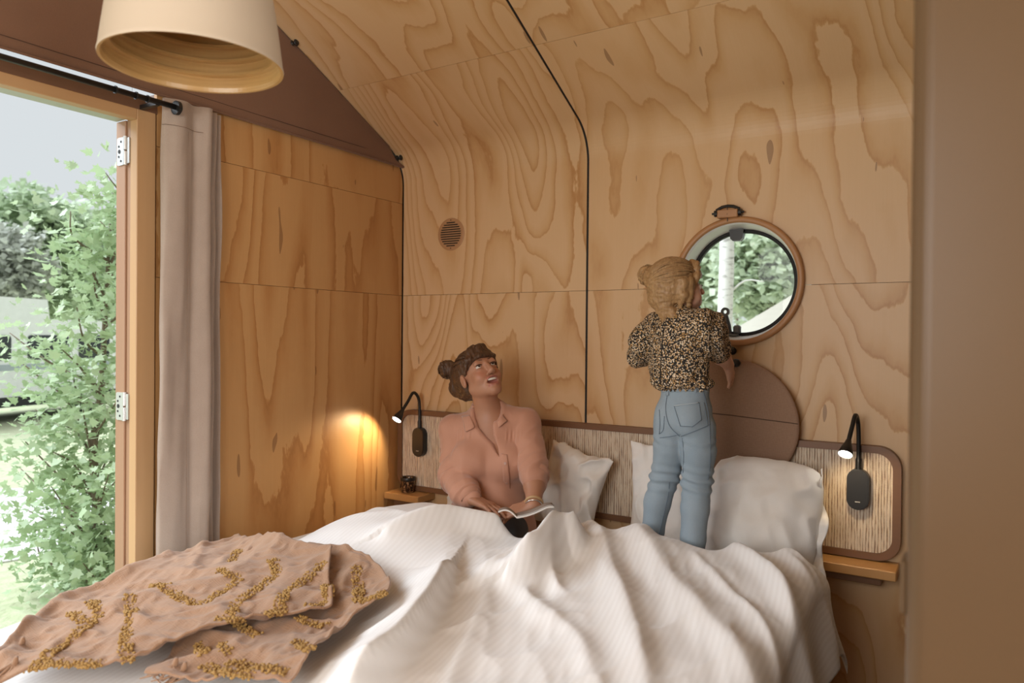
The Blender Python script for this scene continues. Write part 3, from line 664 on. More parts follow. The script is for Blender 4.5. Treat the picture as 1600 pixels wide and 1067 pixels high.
pillow('pillow', (-1.430,2.750,.712), (.95,.0,-.22), (.22,.14,.95), .060, .28, .35, 'crumpled white pillow squashed against the headboard beside the woman', seed=9, crumple=.026, mat='linen')
pillow('pillow', (-1.865,2.765,.70), (1,.0,-.02), lean(9), .050, .42, .36, 'white pillow flattened behind the woman, corner showing at her elbow', seed=13)
# ------------------------------------------------------------------ tan throw with mustard tufting
def on_bed(x, y, off=.02):
    z = .6
    for _ in range(12):
        p = onZ(x, y, z); z = .5*z+.5*(float(duvet_h(np.array([np.clip(p[0],-2.2,-.4)]), np.array([max(p[1],.8)]))[0])+off)
    p[2] = z; return p
def coons(c0, c1, d0, d1, n, m):
    """c0,c1 run along u at v=0,1; d0,d1 run along v at u=0,1 (2-D world outlines)"""
    c0, c1, d0, d1 = smoothline(c0,n), smoothline(c1,n), smoothline(d0,m), smoothline(d1,m); u = np.linspace(0,1,n)[:,None,None]; v = np.linspace(0,1,m)[None,:,None]
    return (1-v)*c0[:,None]+v*c1[:,None]+(1-u)*d0[None]+u*d1[None]-((1-u)*(1-v)*c0[0]+u*(1-v)*c0[-1]+(1-u)*v*c1[0]+u*v*c1[-1])
w2 = lambda pts: np.array([on_bed(x, y)[:2] for x, y in pts])
low_n = w2([(225,1080),(340,1083),(455,1088)]); low_f = w2([(395,872),(470,866),(545,874)])
low_l = w2([(225,1080),(300,985),(395,872)]); low_r = w2([(455,1088),(500,1030),(552,982),(607,946),(604,918),(580,893),(545,874)])
up_l = w2([(-30,1085),(20,1030),(100,957),(200,921),(300,882),(372,861)]); up_r = w2([(190,1075),(285,1036),(420,1002),(505,982),(520,970),(514,930),(519,885)])
up_n = w2([(-30,1085),(80,1085),(190,1075)]); up_f = w2([(372,861),(440,868),(519,885)])
def throw_z(X, Y, lift, seed):
    q = np.stack([X*3.2+Y*2.2, Y*5-X*3], -1); fold = 1-2*np.abs(fbm(q, seed, 2))
    q2 = np.stack([X*7-Y*6, Y*9+X*8], -1)
    return duvet_h(np.clip(X,-2.2,-.4), np.maximum(Y,.8))+lift+.026*fold+.007*(1-2*np.abs(vnoise(q2, seed+4)))+.0035*(1-2*np.abs(vnoise(np.stack([X*26+Y*12, Y*24-X*15],-1), seed+8)))-.9*np.clip(.80-Y,0,1)-.25*np.clip(-2.17-X,0,1)
throw = thing('throw_blanket', (-1.9,1.25,.56), 'tan gauze throw with mustard zigzag tufting heaped on the duvet', 'blanket')
t = NT('tan_gauze'); v = t.coord(); f = t.noise(v, 10, 3); a = t.noise(t.coord('Object',(30,420,60)),1,2); b = t.noise(t.coord('Object',(420,30,60)),1,2)
c = t.mix(f, (.27,.145,.078), (.33,.185,.105)); c = t.mix(t.math('MULTIPLY', a, .5), c, (.42,.265,.165)); c = t.mix(t.math('MULTIPLY', b, .35), c, (.18,.09,.045)); t.l(c, t.b.inputs['Base Color']); t.b.inputs['Roughness'].default_value = .9; t.b.inputs['Sheen Weight'].default_value = .2; t.bump(t.math('ADD',a,b), .9, .002); gauze = t.m
def layer(G, lift, seed, rim):
    X, Y = G[...,0], G[...,1]; n, m = X.shape; u = np.linspace(0,1,n)[:,None]; v = np.linspace(0,1,m)[None]
    e = np.minimum(np.minimum(u,1-u)*1.4, np.minimum(v,1-v)); Z = throw_z(X, Y, lift, seed)+rim*np.exp(-(e/.035)**2)
    return np.stack([X,Y,Z],-1)
GL = layer(coons(low_n, low_f, low_l, low_r, 120, 170), .026, 201, .006); GU = layer(coons(up_n, up_f, up_l, up_r, 140, 220), .050, 211, .010)
mesh('under_layer', GL, gridfaces(120,170), gauze, throw, smooth=True, solid=.005); mesh('upper_layer', GU, gridfaces(140,220), gauze, throw, smooth=True, solid=.006)
allp = np.vstack([GL.reshape(-1,3), GU.reshape(-1,3)])
def throw_top(x, y):
    """highest throw point on the line of sight: nearest cloth vertices to the ray"""
    d = ray(x, y); d = d/np.linalg.norm(d); q = allp-[0,0,H]; t = q@d; r2 = (q*q).sum(1)-t*t; k = np.argsort(r2)[:24]; k = k[r2[k] < r2[k[0]]+.0004]; return allp[k[np.argmin(t[k])]]
tufts = [[(140,940),(156,960),(120,988),(88,1012),(64,1036),(92,1052),(144,1062)],[(204,930),(204,960),(196,1000),(200,1046)],[(256,916),(288,936),(316,942),(352,922),(372,908),(352,892),(340,890)],
 [(336,968),(360,964),(372,940),(404,920),(432,896),(424,874)],[(360,968),(384,984),(402,993)],[(420,960),(444,964),(440,936),(464,916),(492,892),(508,878)],[(464,964),(488,974),(508,976)],[(486,946),(508,938),(511,914)],
 [(556,884),(560,920),(561,938),(592,932),(604,928)],[(460,1002),(490,1018)],[(356,1030),(400,1042),(448,1050)],[(316,1038),(360,1056),(384,1064)],[(372,862),(362,878)],[(112,958),(134,972)],[(40,1048),(66,1062)],[(310,1006),(318,1024)],[(346,1004),(356,1018)],[(240,912),(258,918)]]
rs = np.random.RandomState(12); ico = []
g_ = (1+5**.5)/2; IV = np.array([(-1,g_,0),(1,g_,0),(-1,-g_,0),(1,-g_,0),(0,-1,g_),(0,1,g_),(0,-1,-g_),(0,1,-g_),(g_,0,-1),(g_,0,1),(-g_,0,-1),(-g_,0,1)])/math.sqrt(1+g_*g_)
IF = np.array([(0,11,5),(0,5,1),(0,1,7),(0,7,10),(0,10,11),(1,5,9),(5,11,4),(11,10,2),(10,7,6),(7,1,8),(3,9,4),(3,4,2),(3,2,6),(3,6,8),(3,8,9),(4,9,5),(2,4,11),(6,2,10),(8,6,7),(9,8,1)])
TV = []; TF = []; nb = 0
for L in tufts:
    P = np.array([throw_top(x, y) for x, y in smoothline(np.array(L,float), max(8, int(sum(np.hypot(*np.subtract(L[i+1],L[i])) for i in range(len(L)-1))/5)))]); P = smoothline(P, max(8, int(np.linalg.norm(np.diff(P,axis=0),axis=1).sum()/.0045)))
    T = np.gradient(P, axis=0); T /= np.linalg.norm(T,axis=1)[:,None]+1e-9
    for i, p in enumerate(P):
        sdv = np.cross(T[i], [0,0,1]); sdv /= np.linalg.norm(sdv)+1e-9
        for k in range(7):
            c = p+sdv*rs.uniform(-.016,.016)+T[i]*rs.uniform(-.004,.004)+np.array([0,0,rs.uniform(.001,.009)]); r = rs.uniform(.0024,.0046); Q = IV*(1+.35*rs.randn(12,1)*.5)*r*[1,1,.9]
            TV.append(Q+c); TF.append(IF+nb); nb += 12
t = NT('mustard_tuft_yarn'); f = t.noise(t.coord(), 170, 3); c = t.mix(f, (.235,.125,.030), (.43,.26,.085)); t.l(c, t.b.inputs['Base Color']); t.b.inputs['Roughness'].default_value = .9
mark(mesh('tufted_zigzags', np.vstack(TV), np.vstack(TF), t.m, throw), kind='stuff')
for x, y in ((36,1006),(274,1040),(288,1046),(22,1040)):
    p = throw_top(x, y)+[0,0,.012]; mb = MB(); mb.tube([p+[.004,0,.012],p,p+[-.004,-.004,-.012]], [.004,.007,.005], 8)
    for k in range(7): mb.tube([p, p+np.array([rs.uniform(-.03,.01),rs.uniform(-.035,.0),-.022]), p+np.array([rs.uniform(-.05,.02),rs.uniform(-.06,-.01),-.026])], [.003,.003,.0015], 5)
    mb.build('tassel', gauze, throw, smooth=True)
# ------------------------------------------------------------------ smooth-blended bodies (distance field -> surface nets)
class Sdf:
    def __init__(s, lo, hi, h):
        s.lo = np.asarray(lo, float); s.h = h; s.n = np.ceil((np.asarray(hi)-s.lo)/h).astype(int)+1; s.D = np.full(s.n, .08, np.float32)
    def _loc(s, lo, hi, m):
        a = np.clip(np.floor((np.asarray(lo)-m-s.lo)/s.h).astype(int), 0, s.n); b = np.clip(np.ceil((np.asarray(hi)+m-s.lo)/s.h).astype(int)+1, 0, s.n)
        sl = tuple(slice(i, j) for i, j in zip(a, b)); ax = [s.lo[k]+np.arange(a[k], b[k])*s.h for k in range(3)]
        return sl, np.stack(np.meshgrid(*ax, indexing='ij'), -1)
    def _mix(s, sl, d, k, op):
        o = s.D[sl]; d = d.astype(np.float32)
        if op == 'sub': q = np.clip(.5-.5*(o+d)/k, 0, 1); s.D[sl] = o*(1-q)-d*q+k*q*(1-q)
        else: hh = np.clip(k-np.abs(o-d), 0, None)/k; s.D[sl] = np.minimum(o, d)-hh*hh*k*.25
    def cone(s, a, b, ra, rb, k=.02, op='add'):
        a, b = np.asarray(a, float), np.asarray(b, float); m = max(ra, rb)+k+2*s.h+.01; sl, P = s._loc(np.minimum(a, b), np.maximum(a, b), m)
        if P.size == 0: return s
        d = b-a; t = np.clip(((P-a)@d)/(d@d+1e-12), 0, 1); s._mix(sl, np.linalg.norm(P-a-t[..., None]*d, axis=-1)-(ra+(rb-ra)*t), k, op); return s
    def chain(s, pts, rs, k=.02):
        for i in range(len(pts)-1): s.cone(pts[i], pts[i+1], rs[i], rs[i+1], k)
        return s
    def ell(s, c, r, R=None, k=.02, op='add'):
        c, r = np.asarray(c, float), np.asarray(r, float); sl, P = s._loc(c, c, max(r)+k+2*s.h+.01)
        if P.size == 0: return s
        q = P-c; q = q@R if R is not None else q
        k0 = np.linalg.norm(q/r, axis=-1); k1 = np.linalg.norm(q/(r*r), axis=-1)+1e-9; s._mix(sl, np.where(k0 < 1e-6, -min(r), k0*(k0-1)/k1), k, op); return s
    def poly_cut(s, poly, O, ea, eb, en, d0, d1, k=.004):
        """subtract a prism: 2-D outline in (ea, eb), from d0 to d1 along en"""
        poly = np.asarray(poly, float); O = np.asarray(O, float)
        C = np.array([O+a*ea+b*eb+d*en for a, b in poly for d in (d0, d1)]); sl, P = s._loc(C.min(0), C.max(0), .01); q = P-O
        x, y, z = q@ea, q@eb, q@en; d = np.full(x.shape, 1e9); sg = np.ones(x.shape); n = len(poly)
        for i in range(n):
            a, b = poly[i], poly[i-1]; e = b-a; wx, wy = x-a[0], y-a[1]; t = np.clip((wx*e[0]+wy*e[1])/(e@e), 0, 1)
            d = np.minimum(d, (wx-e[0]*t)**2+(wy-e[1]*t)**2); c1, c2, c3 = y >= a[1], y < b[1], e[0]*wy > e[1]*wx
            sg = np.where((c1 & c2 & c3) | (~c1 & ~c2 & ~c3), -sg, sg)
        d = sg*np.sqrt(d); d = np.maximum(d, np.maximum(d0-z, z-d1)); s._mix(sl, d, k, 'sub'); return s
    def sample(s, P):
        g = (np.asarray(P)-s.lo)/s.h; i = np.clip(np.floor(g).astype(int), 0, s.n-2); f = g-i; o = 0
        for c in range(8):
            b = [(c >> k) & 1 for k in range(3)]; w = 1
            for k in range(3): w = w*(f[..., k] if b[k] else 1-f[..., k])
            o = o+w*s.D[i[..., 0]+b[0], i[..., 1]+b[1], i[..., 2]+b[2]]
        return o
    def grad(s, P):
        e = s.h; g = np.stack([s.sample(P+np.eye(3)[k]*e)-s.sample(P-np.eye(3)[k]*e) for k in range(3)], -1); return g/(np.linalg.norm(g, axis=-1, keepdims=True)+1e-9)
    def surf(s):
        D = s.D; S = D < 0; c8 = [S[i:D.shape[0]-1+i, j:D.shape[1]-1+j, k:D.shape[2]-1+k] for i in (0,1) for j in (0,1) for k in (0,1)]
        any_ = np.logical_or.reduce(c8); all_ = np.logical_and.reduce(c8); mk = any_ & ~all_; ii = np.argwhere(mk); idx = np.full(mk.shape, -1, np.int64); idx[mk] = np.arange(len(ii))
        cv = np.stack([D[ii[:,0]+i, ii[:,1]+j, ii[:,2]+k] for i in (0,1) for j in (0,1) for k in (0,1)], 1); off = np.array([(i,j,k) for i in (0,1) for j in (0,1) for k in (0,1)], float)
        acc = np.zeros((len(ii),3)); cnt = np.zeros(len(ii))
        for a in range(8):
            for b in range(a+1, 8):
                if np.abs(off[a]-off[b]).sum() != 1: continue
                m = (cv[:,a] < 0) != (cv[:,b] < 0); t = cv[m,a]/(cv[m,a]-cv[m,b]); acc[m] += off[a]+t[:,None]*(off[b]-off[a]); cnt[m] += 1
        V = s.lo+(ii+acc/cnt[:,None])*s.h; Fs = []
        for ax in range(3):
            a, b = [k for k in range(3) if k != ax]; sh = [slice(None)]*3; s1 = list(sh); s2 = list(sh); s1[ax] = slice(0,-1); s2[ax] = slice(1,None)
            A, B = S[tuple(s1)], S[tuple(s2)]; e = np.argwhere(A != B); e = e[(e[:,a] > 0) & (e[:,b] > 0) & (e[:,a] < mk.shape[a]) & (e[:,b] < mk.shape[b])]
            q = []
            for da, db in ((1,1),(0,1),(0,0),(1,0)):
                c = e.copy(); c[:,a] -= da; c[:,b] -= db; q.append(idx[c[:,0],c[:,1],c[:,2]])
            q = np.stack(q, 1); fl = A[e[:,0],e[:,1],e[:,2]] ^ (ax == 1); q[~fl] = q[~fl][:, ::-1]; Fs.append(q[(q >= 0).all(1)])
        return V, np.vstack(Fs)
    def hit(s, x, y, back=0.):
        """where the line of sight through a photo pixel meets this surface"""
        d = ray(x, y); d = d/np.linalg.norm(d); o = np.array([0,0,H]); lo, hi = s.lo, s.lo+(s.n-1)*s.h
        t = 1.2
        for _ in range(900):
            p = o+d*t
            if (p > lo).all() and (p < hi).all():
                v = float(s.sample(p))
                if v < .0008: return p-d*back
                t += max(v*.6, .001)
            else: t += .006
            if t > 4: break
        return None
def frame_pts(c, Rm): return lambda x, y, z: np.asarray(c)+Rm@np.array([x, y, z], float)
def hand(S, wrist, d, nrm, size=1., curl=(.35,.45,.4), spread=.10, thumb=1, r=.0085):
    """palm + five fingers; d pointing from wrist to knuckles, nrm out of the back of the hand, thumb side = thumb * (d x nrm)"""
    d = np.asarray(d, float); d /= np.linalg.norm(d); nrm = np.asarray(nrm, float); nrm -= d*nrm.dot(d); nrm /= np.linalg.norm(nrm); sd = np.cross(d, nrm)*thumb; w = np.asarray(wrist, float); k = size
    tips = []
    for i, (o, L) in enumerate(((.030,.074),(.010,.082),(-.010,.077),(-.028,.060))):
        kn = w+d*(.088-.006*abs(i-1))*k+sd*o*k; S.cone(w+sd*o*.55*k+d*.012*k, kn, .015*k, .0115*k, .012)
        a = 0.; p = kn; dirb = d+sd*spread*(1-i)*.6
        for j, (fl, rr) in enumerate(((.44,r),(.31,r*.92),(.25,r*.82))):
            a += curl[j]; dv = dirb*math.cos(a)-nrm*math.sin(a); dv /= np.linalg.norm(dv); q = p+dv*L*fl*k; S.cone(p, q, rr*k*(1.06 if j == 0 else 1), rr*k*.92, .004); p = q
        tips.append(p)
    b = w+d*.022*k+sd*.024*k; m = b+(d*.55+sd*.75-nrm*.25)*.040*k; e = m+(d*.85+sd*.30-nrm*.35)*.030*k; f = e+(d*.95+sd*.05-nrm*.40)*.024*k
    S.cone(w+d*.01*k, b, .015*k, .014*k, .012); S.cone(b, m, .0135*k, .011*k, .008); S.cone(m, e, .0105*k, .0095*k, .004); S.cone(e, f, .0095*k, .0078*k, .004)
    return tips
def strand_mat(name, dark, light):
    t = NT(name); v = t.coord('Object', (160,160,45)); f = t.noise(v, 1, 3, .6); c = t.mix(f, dark, light); t.l(c, t.b.inputs['Base Color'])
    t.b.inputs['Roughness'].default_value = .42; t.b.inputs['Specular IOR Level'].default_value = .35; t.bump(f, .6, .003); return t.m
def skin_mat(name, base, lip, flush):
    t = NT(name); a = t.n('Attribute'); a.attribute_name = 'lip'; b = t.n('Attribute'); b.attribute_name = 'flush'; f = t.noise(t.coord(), 60, 3)
    c = t.mix(f, tuple(x*.94 for x in base), tuple(x*1.05 for x in base)); c = t.mix(b.outputs['Fac'], c, flush); c = t.mix(a.outputs['Fac'], c, lip); t.l(c, t.b.inputs['Base Color'])
    t.b.inputs['Roughness'].default_value = .48; t.b.inputs['Subsurface Weight'].default_value = .12; t.b.inputs['Subsurface Radius'].default_value = (.012,.005,.003); return t.m
def patch_on(S, quad, n, m, back, name, mat, parent, solid=.002, bow=0.):
    """cloth patch over a surface; quad = four photo corners"""
    q = np.array(quad, float); V = []
    for i in range(n):
        u = i/(n-1)
        for j in range(m):
            v = j/(m-1); p = (q[0]*(1-u)+q[1]*u)*(1-v)+(q[3]*(1-u)+q[2]*u)*v; h = S.hit(*p, back+bow*math.sin(math.pi*u)*1.)
            V.append(h)
    ok = [i for i, h in enumerate(V) if h is not None]
    V = [V[min(ok, key=lambda k: (k//m-i//m)**2+(k%m-i%m)**2)] if h is None else h for i, h in enumerate(V)]
    return mesh(name, V, gridfaces(n, m), mat, parent, smooth=True, solid=solid)
def line_on(S, pts, back, r, n=24):
    P = smoothline(np.array(pts, float), n); out = [S.hit(x, y, back) for x, y in P]; out = [p for p in out if p is not None]
    ok = [out[0]]
    for p in out[1:]:
        if 1e-4 < np.linalg.norm(p-ok[-1]) < .06: ok.append(p)
    return ok
# ------------------------------------------------------------------ woman sitting against the headboard
W_ORG = np.array([-1.66, 2.42, .50])
person = thing('person', W_ORG, 'woman in a dusty pink shirt sitting in bed, smiling upwards', 'person')
fw = np.array([.4512,-.8924,0]); lat = np.array([.8924,.4512,0]); up = np.array([0,0,1.])
TO = np.array([-1.665,2.50,0]); tp = lambda a, b, c: TO+a*lat+b*fw+c*up
hR = np.stack([(-.4424,-.8817,-.1643),(.7328,-.4610,.5005),(-.5170,.1010,.8500)], 1); hc = np.array([-1.702,2.46,1.189]); hp = frame_pts(hc, hR)
LS, LE, LW = onY(712,672,2.45), onY(714,744,2.36), onY(738,781,2.28)
RS, RE, RW = onY(818,664,2.56), onY(835,736,2.45), onY(834,789,2.33)
def torso(S, g, arms=True):
    S.ell(tp(0,.0,.865), (.150+g,.100+g,.175+g), np.stack([lat,fw,up],1), .03)
    S.cone(LS, RS, .050+g, .050+g, .05)
    for s in (-1,1): S.ell(tp(s*.072,.085,.850), (.068+g,.058+g,.066+g), np.stack([lat,fw,up],1), .035)
    S.ell(tp(0,.03,.67), (.128+g,.105+g,.13+g), np.stack([lat,fw,up],1), .05)
    S.ell(tp(0,.05,.615), (.170+g,.125+g,.075+g), np.stack([lat,fw,up],1), .05)
    S.cone(tp(0,-.02,.97), hp(0,-.025,-.085), .060+g*.4, .050, .045)
lo, hi = np.array([-2.05,1.92,.47]), np.array([-1.18,2.75,1.33])
B = Sdf(lo, hi, .0036); torso(B, 0)
B.chain([LS,LE], [.043,.036], .03).chain([LE,LE*.5+LW*.5,LW], [.037,.034,.025], .02)
B.chain([RS,RE], [.043,.037], .03).chain([RE,RE*.55+RW*.45,RW], [.038,.037,.027], .02)
for s in (-1,1): B.chain([tp(s*.09,.08,.60), tp(s*.10,.33,.575)], [.066,.044], .03)
hand(B, LW, onY(782,797,2.26)-LW, (.1,.1,1), .98, (.15,.2,.2), .06, -1)
hand(B, RW, onY(800,799,2.30)-RW, (.1,-.3,.95), .94, (.15,.30,.25), .05, 1)
# head
B.ell(hp(0,-.014,.030), (.072,.090,.076), hR, .02).ell(hp(0,.030,-.034), (.058,.058,.076), hR, .03)
for s in (-1,1):
    B.cone(hp(s*.046,.005,-.058), hp(s*.012,.070,-.101), .022, .015, .025); B.ell(hp(s*.034,.060,-.036), (.024,.022,.022), hR, .02)
    B.ell(hp(s*.031,.089,.003), (.016,.010,.0075), hR, .008, 'sub')
    B.ell(hp(s*.031,.0775,.0125), (.018,.010,.0065), hR, .006).ell(hp(s*.031,.0765,-.008), (.017,.009,.0055), hR, .006)
    B.ell(hp(s*.076,-.004,-.012), (.008,.017,.029), hR, .008).ell(hp(s*.085,-.001,-.010), (.006,.009,.017), hR, .005, 'sub')
    B.ell(hp(s*.0095,.099,-.037), (.008,.009,.007), hR, .006)
B.ell(hp(0,.076,-.101), (.017,.014,.014), hR, .02)
B.cone(hp(0,.086,.010), hp(0,.108,-.030), .0075, .0110, .012)
B.cone(hp(-.034,.078,.022), hp(.034,.078,.022), .010, .010, .015)
for z, rr in ((-.0545,.0055),(-.0850,.0065)):
    L = [hp(x, .094-.010*(abs(x)/.024)**2-(.004 if z < -.07 else 0), z+(.007*(abs(x)/.024)**2 if z < -.07 else -.0085*(abs(x)/.024)**2)) for x in (-.028,-.014,0,.014,.028)]
    B.chain(L, [.0035,rr,rr,rr,.0035], .006)
B.ell(hp(0,.096,-.0685), (.0260,.026,.0130), hR, .004, 'sub')
V, Fq = B.surf(); hl = (V-hc)@hR
lip = np.exp(-((np.abs(hl[:,2]+.0697)-.0153)/.0050)**2)*(np.abs(hl[:,0]) < .026)*(hl[:,1] > .078); lip = np.where((np.abs(hl[:,2]+.067) < .009) & (np.abs(hl[:,0]) < .022) & (hl[:,1] > .06), 1, lip)
flush = np.exp(-(((np.abs(hl[:,0])-.038)/.018)**2+((hl[:,2]+.03)/.020)**2))*(hl[:,1] > .03)*.6
body = mesh('body', V, Fq, skin_mat('warm_skin', (.42,.205,.122), (.38,.13,.095), (.46,.165,.10)), person, smooth=True, attr={'lip':lip,'flush':flush})
eye_w = plain('eye_white', (.62,.57,.52), .2); dark = plain('dark_lash', (.018,.010,.007), .5); tooth = plain('teeth', (.80,.75,.67), .25)
for s in (-1,1):
    c = hp(s*.031,.0725,.003); ey = MB(); a = np.linspace(0, math.pi, 9); ey.lathe([(max(.0112*math.sin(t),.0002), -.0112*math.cos(t)) for t in a], c, 16); ey.build('eyeball', eye_w, body, smooth=True)
    g = hR@np.array([-.05*s*0+.0, .95, .22]); g /= np.linalg.norm(g); MB().tube([c+g*.0085, c+g*.0117], [.0058,.0050], 14).build('iris', dark, body)
    MB().tube([hp(s*x,.0865-.9*(x-.031)**2*20,.0085-14*(x-.031)**2) for x in np.linspace(.016,.046,9)], [.0008,.0014,.0019,.002,.002,.002,.0021,.0018,.001], 6).build('eyelash', dark, body, smooth=True)
    MB().tube([hp(s*x,.0905-.35*(x-.012),.0265+.10*(x-.012)-5*(x-.034)**2) for x in np.linspace(.012,.052,9)], [.0015,.003,.0034,.0034,.003,.0028,.0024,.0018,.001], 6, flat=.6).build('eyebrow', plain('brow_hair', (.07,.035,.02), .7), body, smooth=True)
MB().tube([hp(x,.0885-18*x*x,-.0615+6*x*x) for x in np.linspace(-.023,.023,9)], [.002,.0040,.0046,.005,.005,.005,.0046,.0040,.002], 8, flat=1.).build('upper_teeth', tooth, body, smooth=True)
# hair: pulled back into a bun, swept fringe
hm = strand_mat('dark_brown_hair', (.022,.012,.008), (.15,.075,.038))
h0, h1 = hc-.19, hc+.19; HS = Sdf(h0, h1, .003)
HS.ell(hp(0,-.024,.036), (.080,.092,.080), hR, .02).ell(hp(0,-.050,-.020), (.066,.060,.068), hR, .03)
HS.ell(hp(0,.090,-.055), (.100,.062,.080), hR, .012, 'sub')
for s in (-1,1): HS.ell(hp(s*.082,.012,-.035), (.030,.036,.036), hR, .010, 'sub')
for i in range(9):                                   # fringe swept to both temples
    a = i/8; s0 = hp(-.030+.06*a,.070-.02*abs(a-.5),.092); s1 = hp(-.060+.12*a,.083-.055*abs(a-.5)**1.3,.045); s2 = hp(-.073+.146*a,.062-.085*abs(a-.5)**1.2,.006+.02*(1-abs(2*a-1)))
    HS.chain([s0,s1,s2], [.012,.010,.005], .006)
bun = onY(700,577,2.475); HS.cone(hp(0,-.075,.045), bun, .040, .030, .02); HS.ell(bun, (.036,.036,.034), None, .012)
for k in range(5):
    t = np.linspace(0, 5.2, 9); a1 = np.cross([.3*k-.5,.6,.5-.2*k],[.2,1,.1*k]); a1 = a1/np.linalg.norm(a1); a2 = np.cross(a1,[.3,.2,.9]); a2 /= np.linalg.norm(a2)
    HS.chain([bun+.031*(np.cos(x+k)*a1+np.sin(x+k)*a2) for x in t], [.009]*9, .005)
HS.chain([hp(0,-.080,-.005), onY(717,606,2.49), onY(727,620,2.475)], [.050,.034,.016], .03); HS.ell(hp(0,-.062,.025), (.070,.052,.072), hR, .03)
Vh, Fh = HS.surf(); nr = HS.grad(Vh); Vh = Vh+nr*(.0028*vnoise((Vh-hc)@hR*[130,40,60],71)+.002*vnoise((Vh-hc)@hR*[60,160,30],73))[:,None]
hair = mesh('hair', Vh, Fh, hm, person, smooth=True)
def strands(root_pts, end, c, Rm, r, n, rad, seed, jit=.006, tail=.0):
    rs = np.random.RandomState(seed); mb = MB(); c = np.asarray(c)
    el = lambda p: ((p-c)@Rm)/r
    e = el(np.asarray(end)); le = np.linalg.norm(e); e = e/le
    for i in range(n):
        a = root_pts(rs); q = el(a); lq = np.linalg.norm(q); q = q/lq; w = math.acos(np.clip(q.dot(e),-1,1)); P = []
        lift = 1.0+.035*rs.rand()
        for t in np.linspace(0, 1, 12):
            d = (math.sin((1-t)*w)*q+math.sin(t*w)*e)/math.sin(w) if w > 1e-3 else q
            d = d/np.linalg.norm(d); d = d+rs.randn(3)*.004; P.append(c+Rm@(d*r*(lift*(1-t)*max(lq*.0+1.,.9)+t*max(le*.95,1.)*1.0)))
        mb.tube(P, np.r_[rad*.35, np.full(9, rad), rad*.8, rad*.5]*(.6+.8*rs.rand()), 5)
    return mb
def w_root(rs):
    a = rs.uniform(-1.25,1.25); 
    if rs.rand() < .65: return hp(.080*math.sin(a),-.01+.085*math.cos(a),.035+.060*math.cos(a)+rs.randn()*.006)
    return hp(rs.choice([-1,1])*.074,-.03+rs.rand()*.03,-.045+rs.rand()*.06)
sm = strands(w_root, hp(0,-.098,.062), hp(0,-.024,.036), hR, np.array([.0815,.0935,.0815]), 110, .0030, 5)
o = sm.build('hair_strands', hm, hair, smooth=True); mark(o, kind='stuff')
mb = MB(); rs = np.random.RandomState(3)
for i in range(26):
    a1 = rs.randn(3); a1 /= np.linalg.norm(a1); a2 = np.cross(a1, rs.randn(3)); a2 /= np.linalg.norm(a2); ph = rs.rand()*6
    mb.tube([bun+(.037+.008*rs.rand()*(k/12))*(math.cos(ph+k*.3)*a1+math.sin(ph+k*.3)*a2) for k in range(13)], .0016, 5)
mark(mb.build('bun_strands', hm, hair, smooth=True), kind='stuff')
# shirt
shirt_m = cloth('dusty_pink_satin', (.47,.235,.155), (.55,.285,.195), 500, .62, 6, .0003, .35)
SH = Sdf(lo, hi, .0036); g = .013
torso(SH, g)
SH.cone(tp(0,-.04,.96), tp(0,-.045,1.02), .072, .064, .02)
SH.chain([LS,LE], [.058,.049], .010).chain([LE,LE*.4+LW*.6,LW*.93+LE*.07], [.054,.046,.038], .02)
SH.chain([RS,RE*.9+RS*.1], [.058,.050], .010); d = (RW-RE)/np.linalg.norm(RW-RE); SH.cone(RE*.93+RS*.07, RE+d*.030, .055, .052, .006)
# head and neck opening, cut down to a V
SH.cone(hp(0,-.03,-.12), hp(0,0,.1), .052, .10, .004, 'sub'); SH.cone(tp(0,.03,1.02), hp(0,-.02,-.09), .052, .056, .006, 'sub')
def on_plane(x, y, b):
    dd = ray(x, y); o = np.array([0,0,H]); t = ((TO-o)@fw+b)/(dd@fw); p = o+dd*t; return ((p-TO)@lat, p[2])
vee = [on_plane(x, y, .10) for x, y in ((734,640),(737,656),(744,672),(756,684),(770,697),(783,712),(779,697),(773,680),(771,664),(774,640))]
SH.poly_cut(vee, TO, lat, up, fw, .015, .30, .004)
dd = (LW-LE)/np.linalg.norm(LW-LE)
Vs, Fs_ = SH.surf(); nr = SH.grad(Vs); L = np.stack([(Vs-TO)@lat,(Vs-TO)@fw,Vs[:,2]],1)
wr = .0095*(1-2*np.abs(fbm(L*[8,6,3.4]+[0,0,0],81,3)))
arml = sstep(.07,.04,np.abs(np.linalg.norm(np.cross(Vs-LE, dd),axis=1)-.0)-.02); wr = wr+arml*.005*(1-2*np.abs(vnoise(np.stack([(Vs-LE)@dd*34,L[:,1]*9,L[:,2]*9],1),83)))
da = (RE-RS)/np.linalg.norm(RE-RS); armr = sstep(.09,.05,np.linalg.norm(np.cross(Vs-RS, da),axis=1)); wr = wr+armr*.004*(1-2*np.abs(vnoise(np.stack([(Vs-RS)@da*16+L[:,0]*14,L[:,1]*7,L[:,2]*9],1),85)))
gat = np.exp(-((L[:,2]-.955)/.020)**2)*(np.abs(np.abs(L[:,0])-.10) < .035)*(L[:,1] > 0); wr = wr+gat*.002*np.sin(L[:,0]*400)
drape = sstep(.95,.75,L[:,2]); wr = wr+drape*.009*np.sin(L[:,0]*38+L[:,2]*26+2*vnoise(L*6,88))*(L[:,1] > 0)
Vs = Vs+nr*wr[:,None]
shirt = mesh('shirt', Vs, Fs_, shirt_m, person, smooth=True)
def collar(quad, nm): patch_on(SH, quad, 9, 9, .015, nm, shirt_m, shirt, .006, .006)
for q in ([(721,650),(734,648),(742,667),(727,675)], [(774,648),(783,645),(793,657),(779,668)]): collar(q, 'collar')
patch_on(SH, [(783,708),(793,710),(800,792),(790,792)], 5, 26, .0045, 'placket', shirt_m, shirt, .0015)
bm = plain('shell_button', (.46,.26,.19), .3)
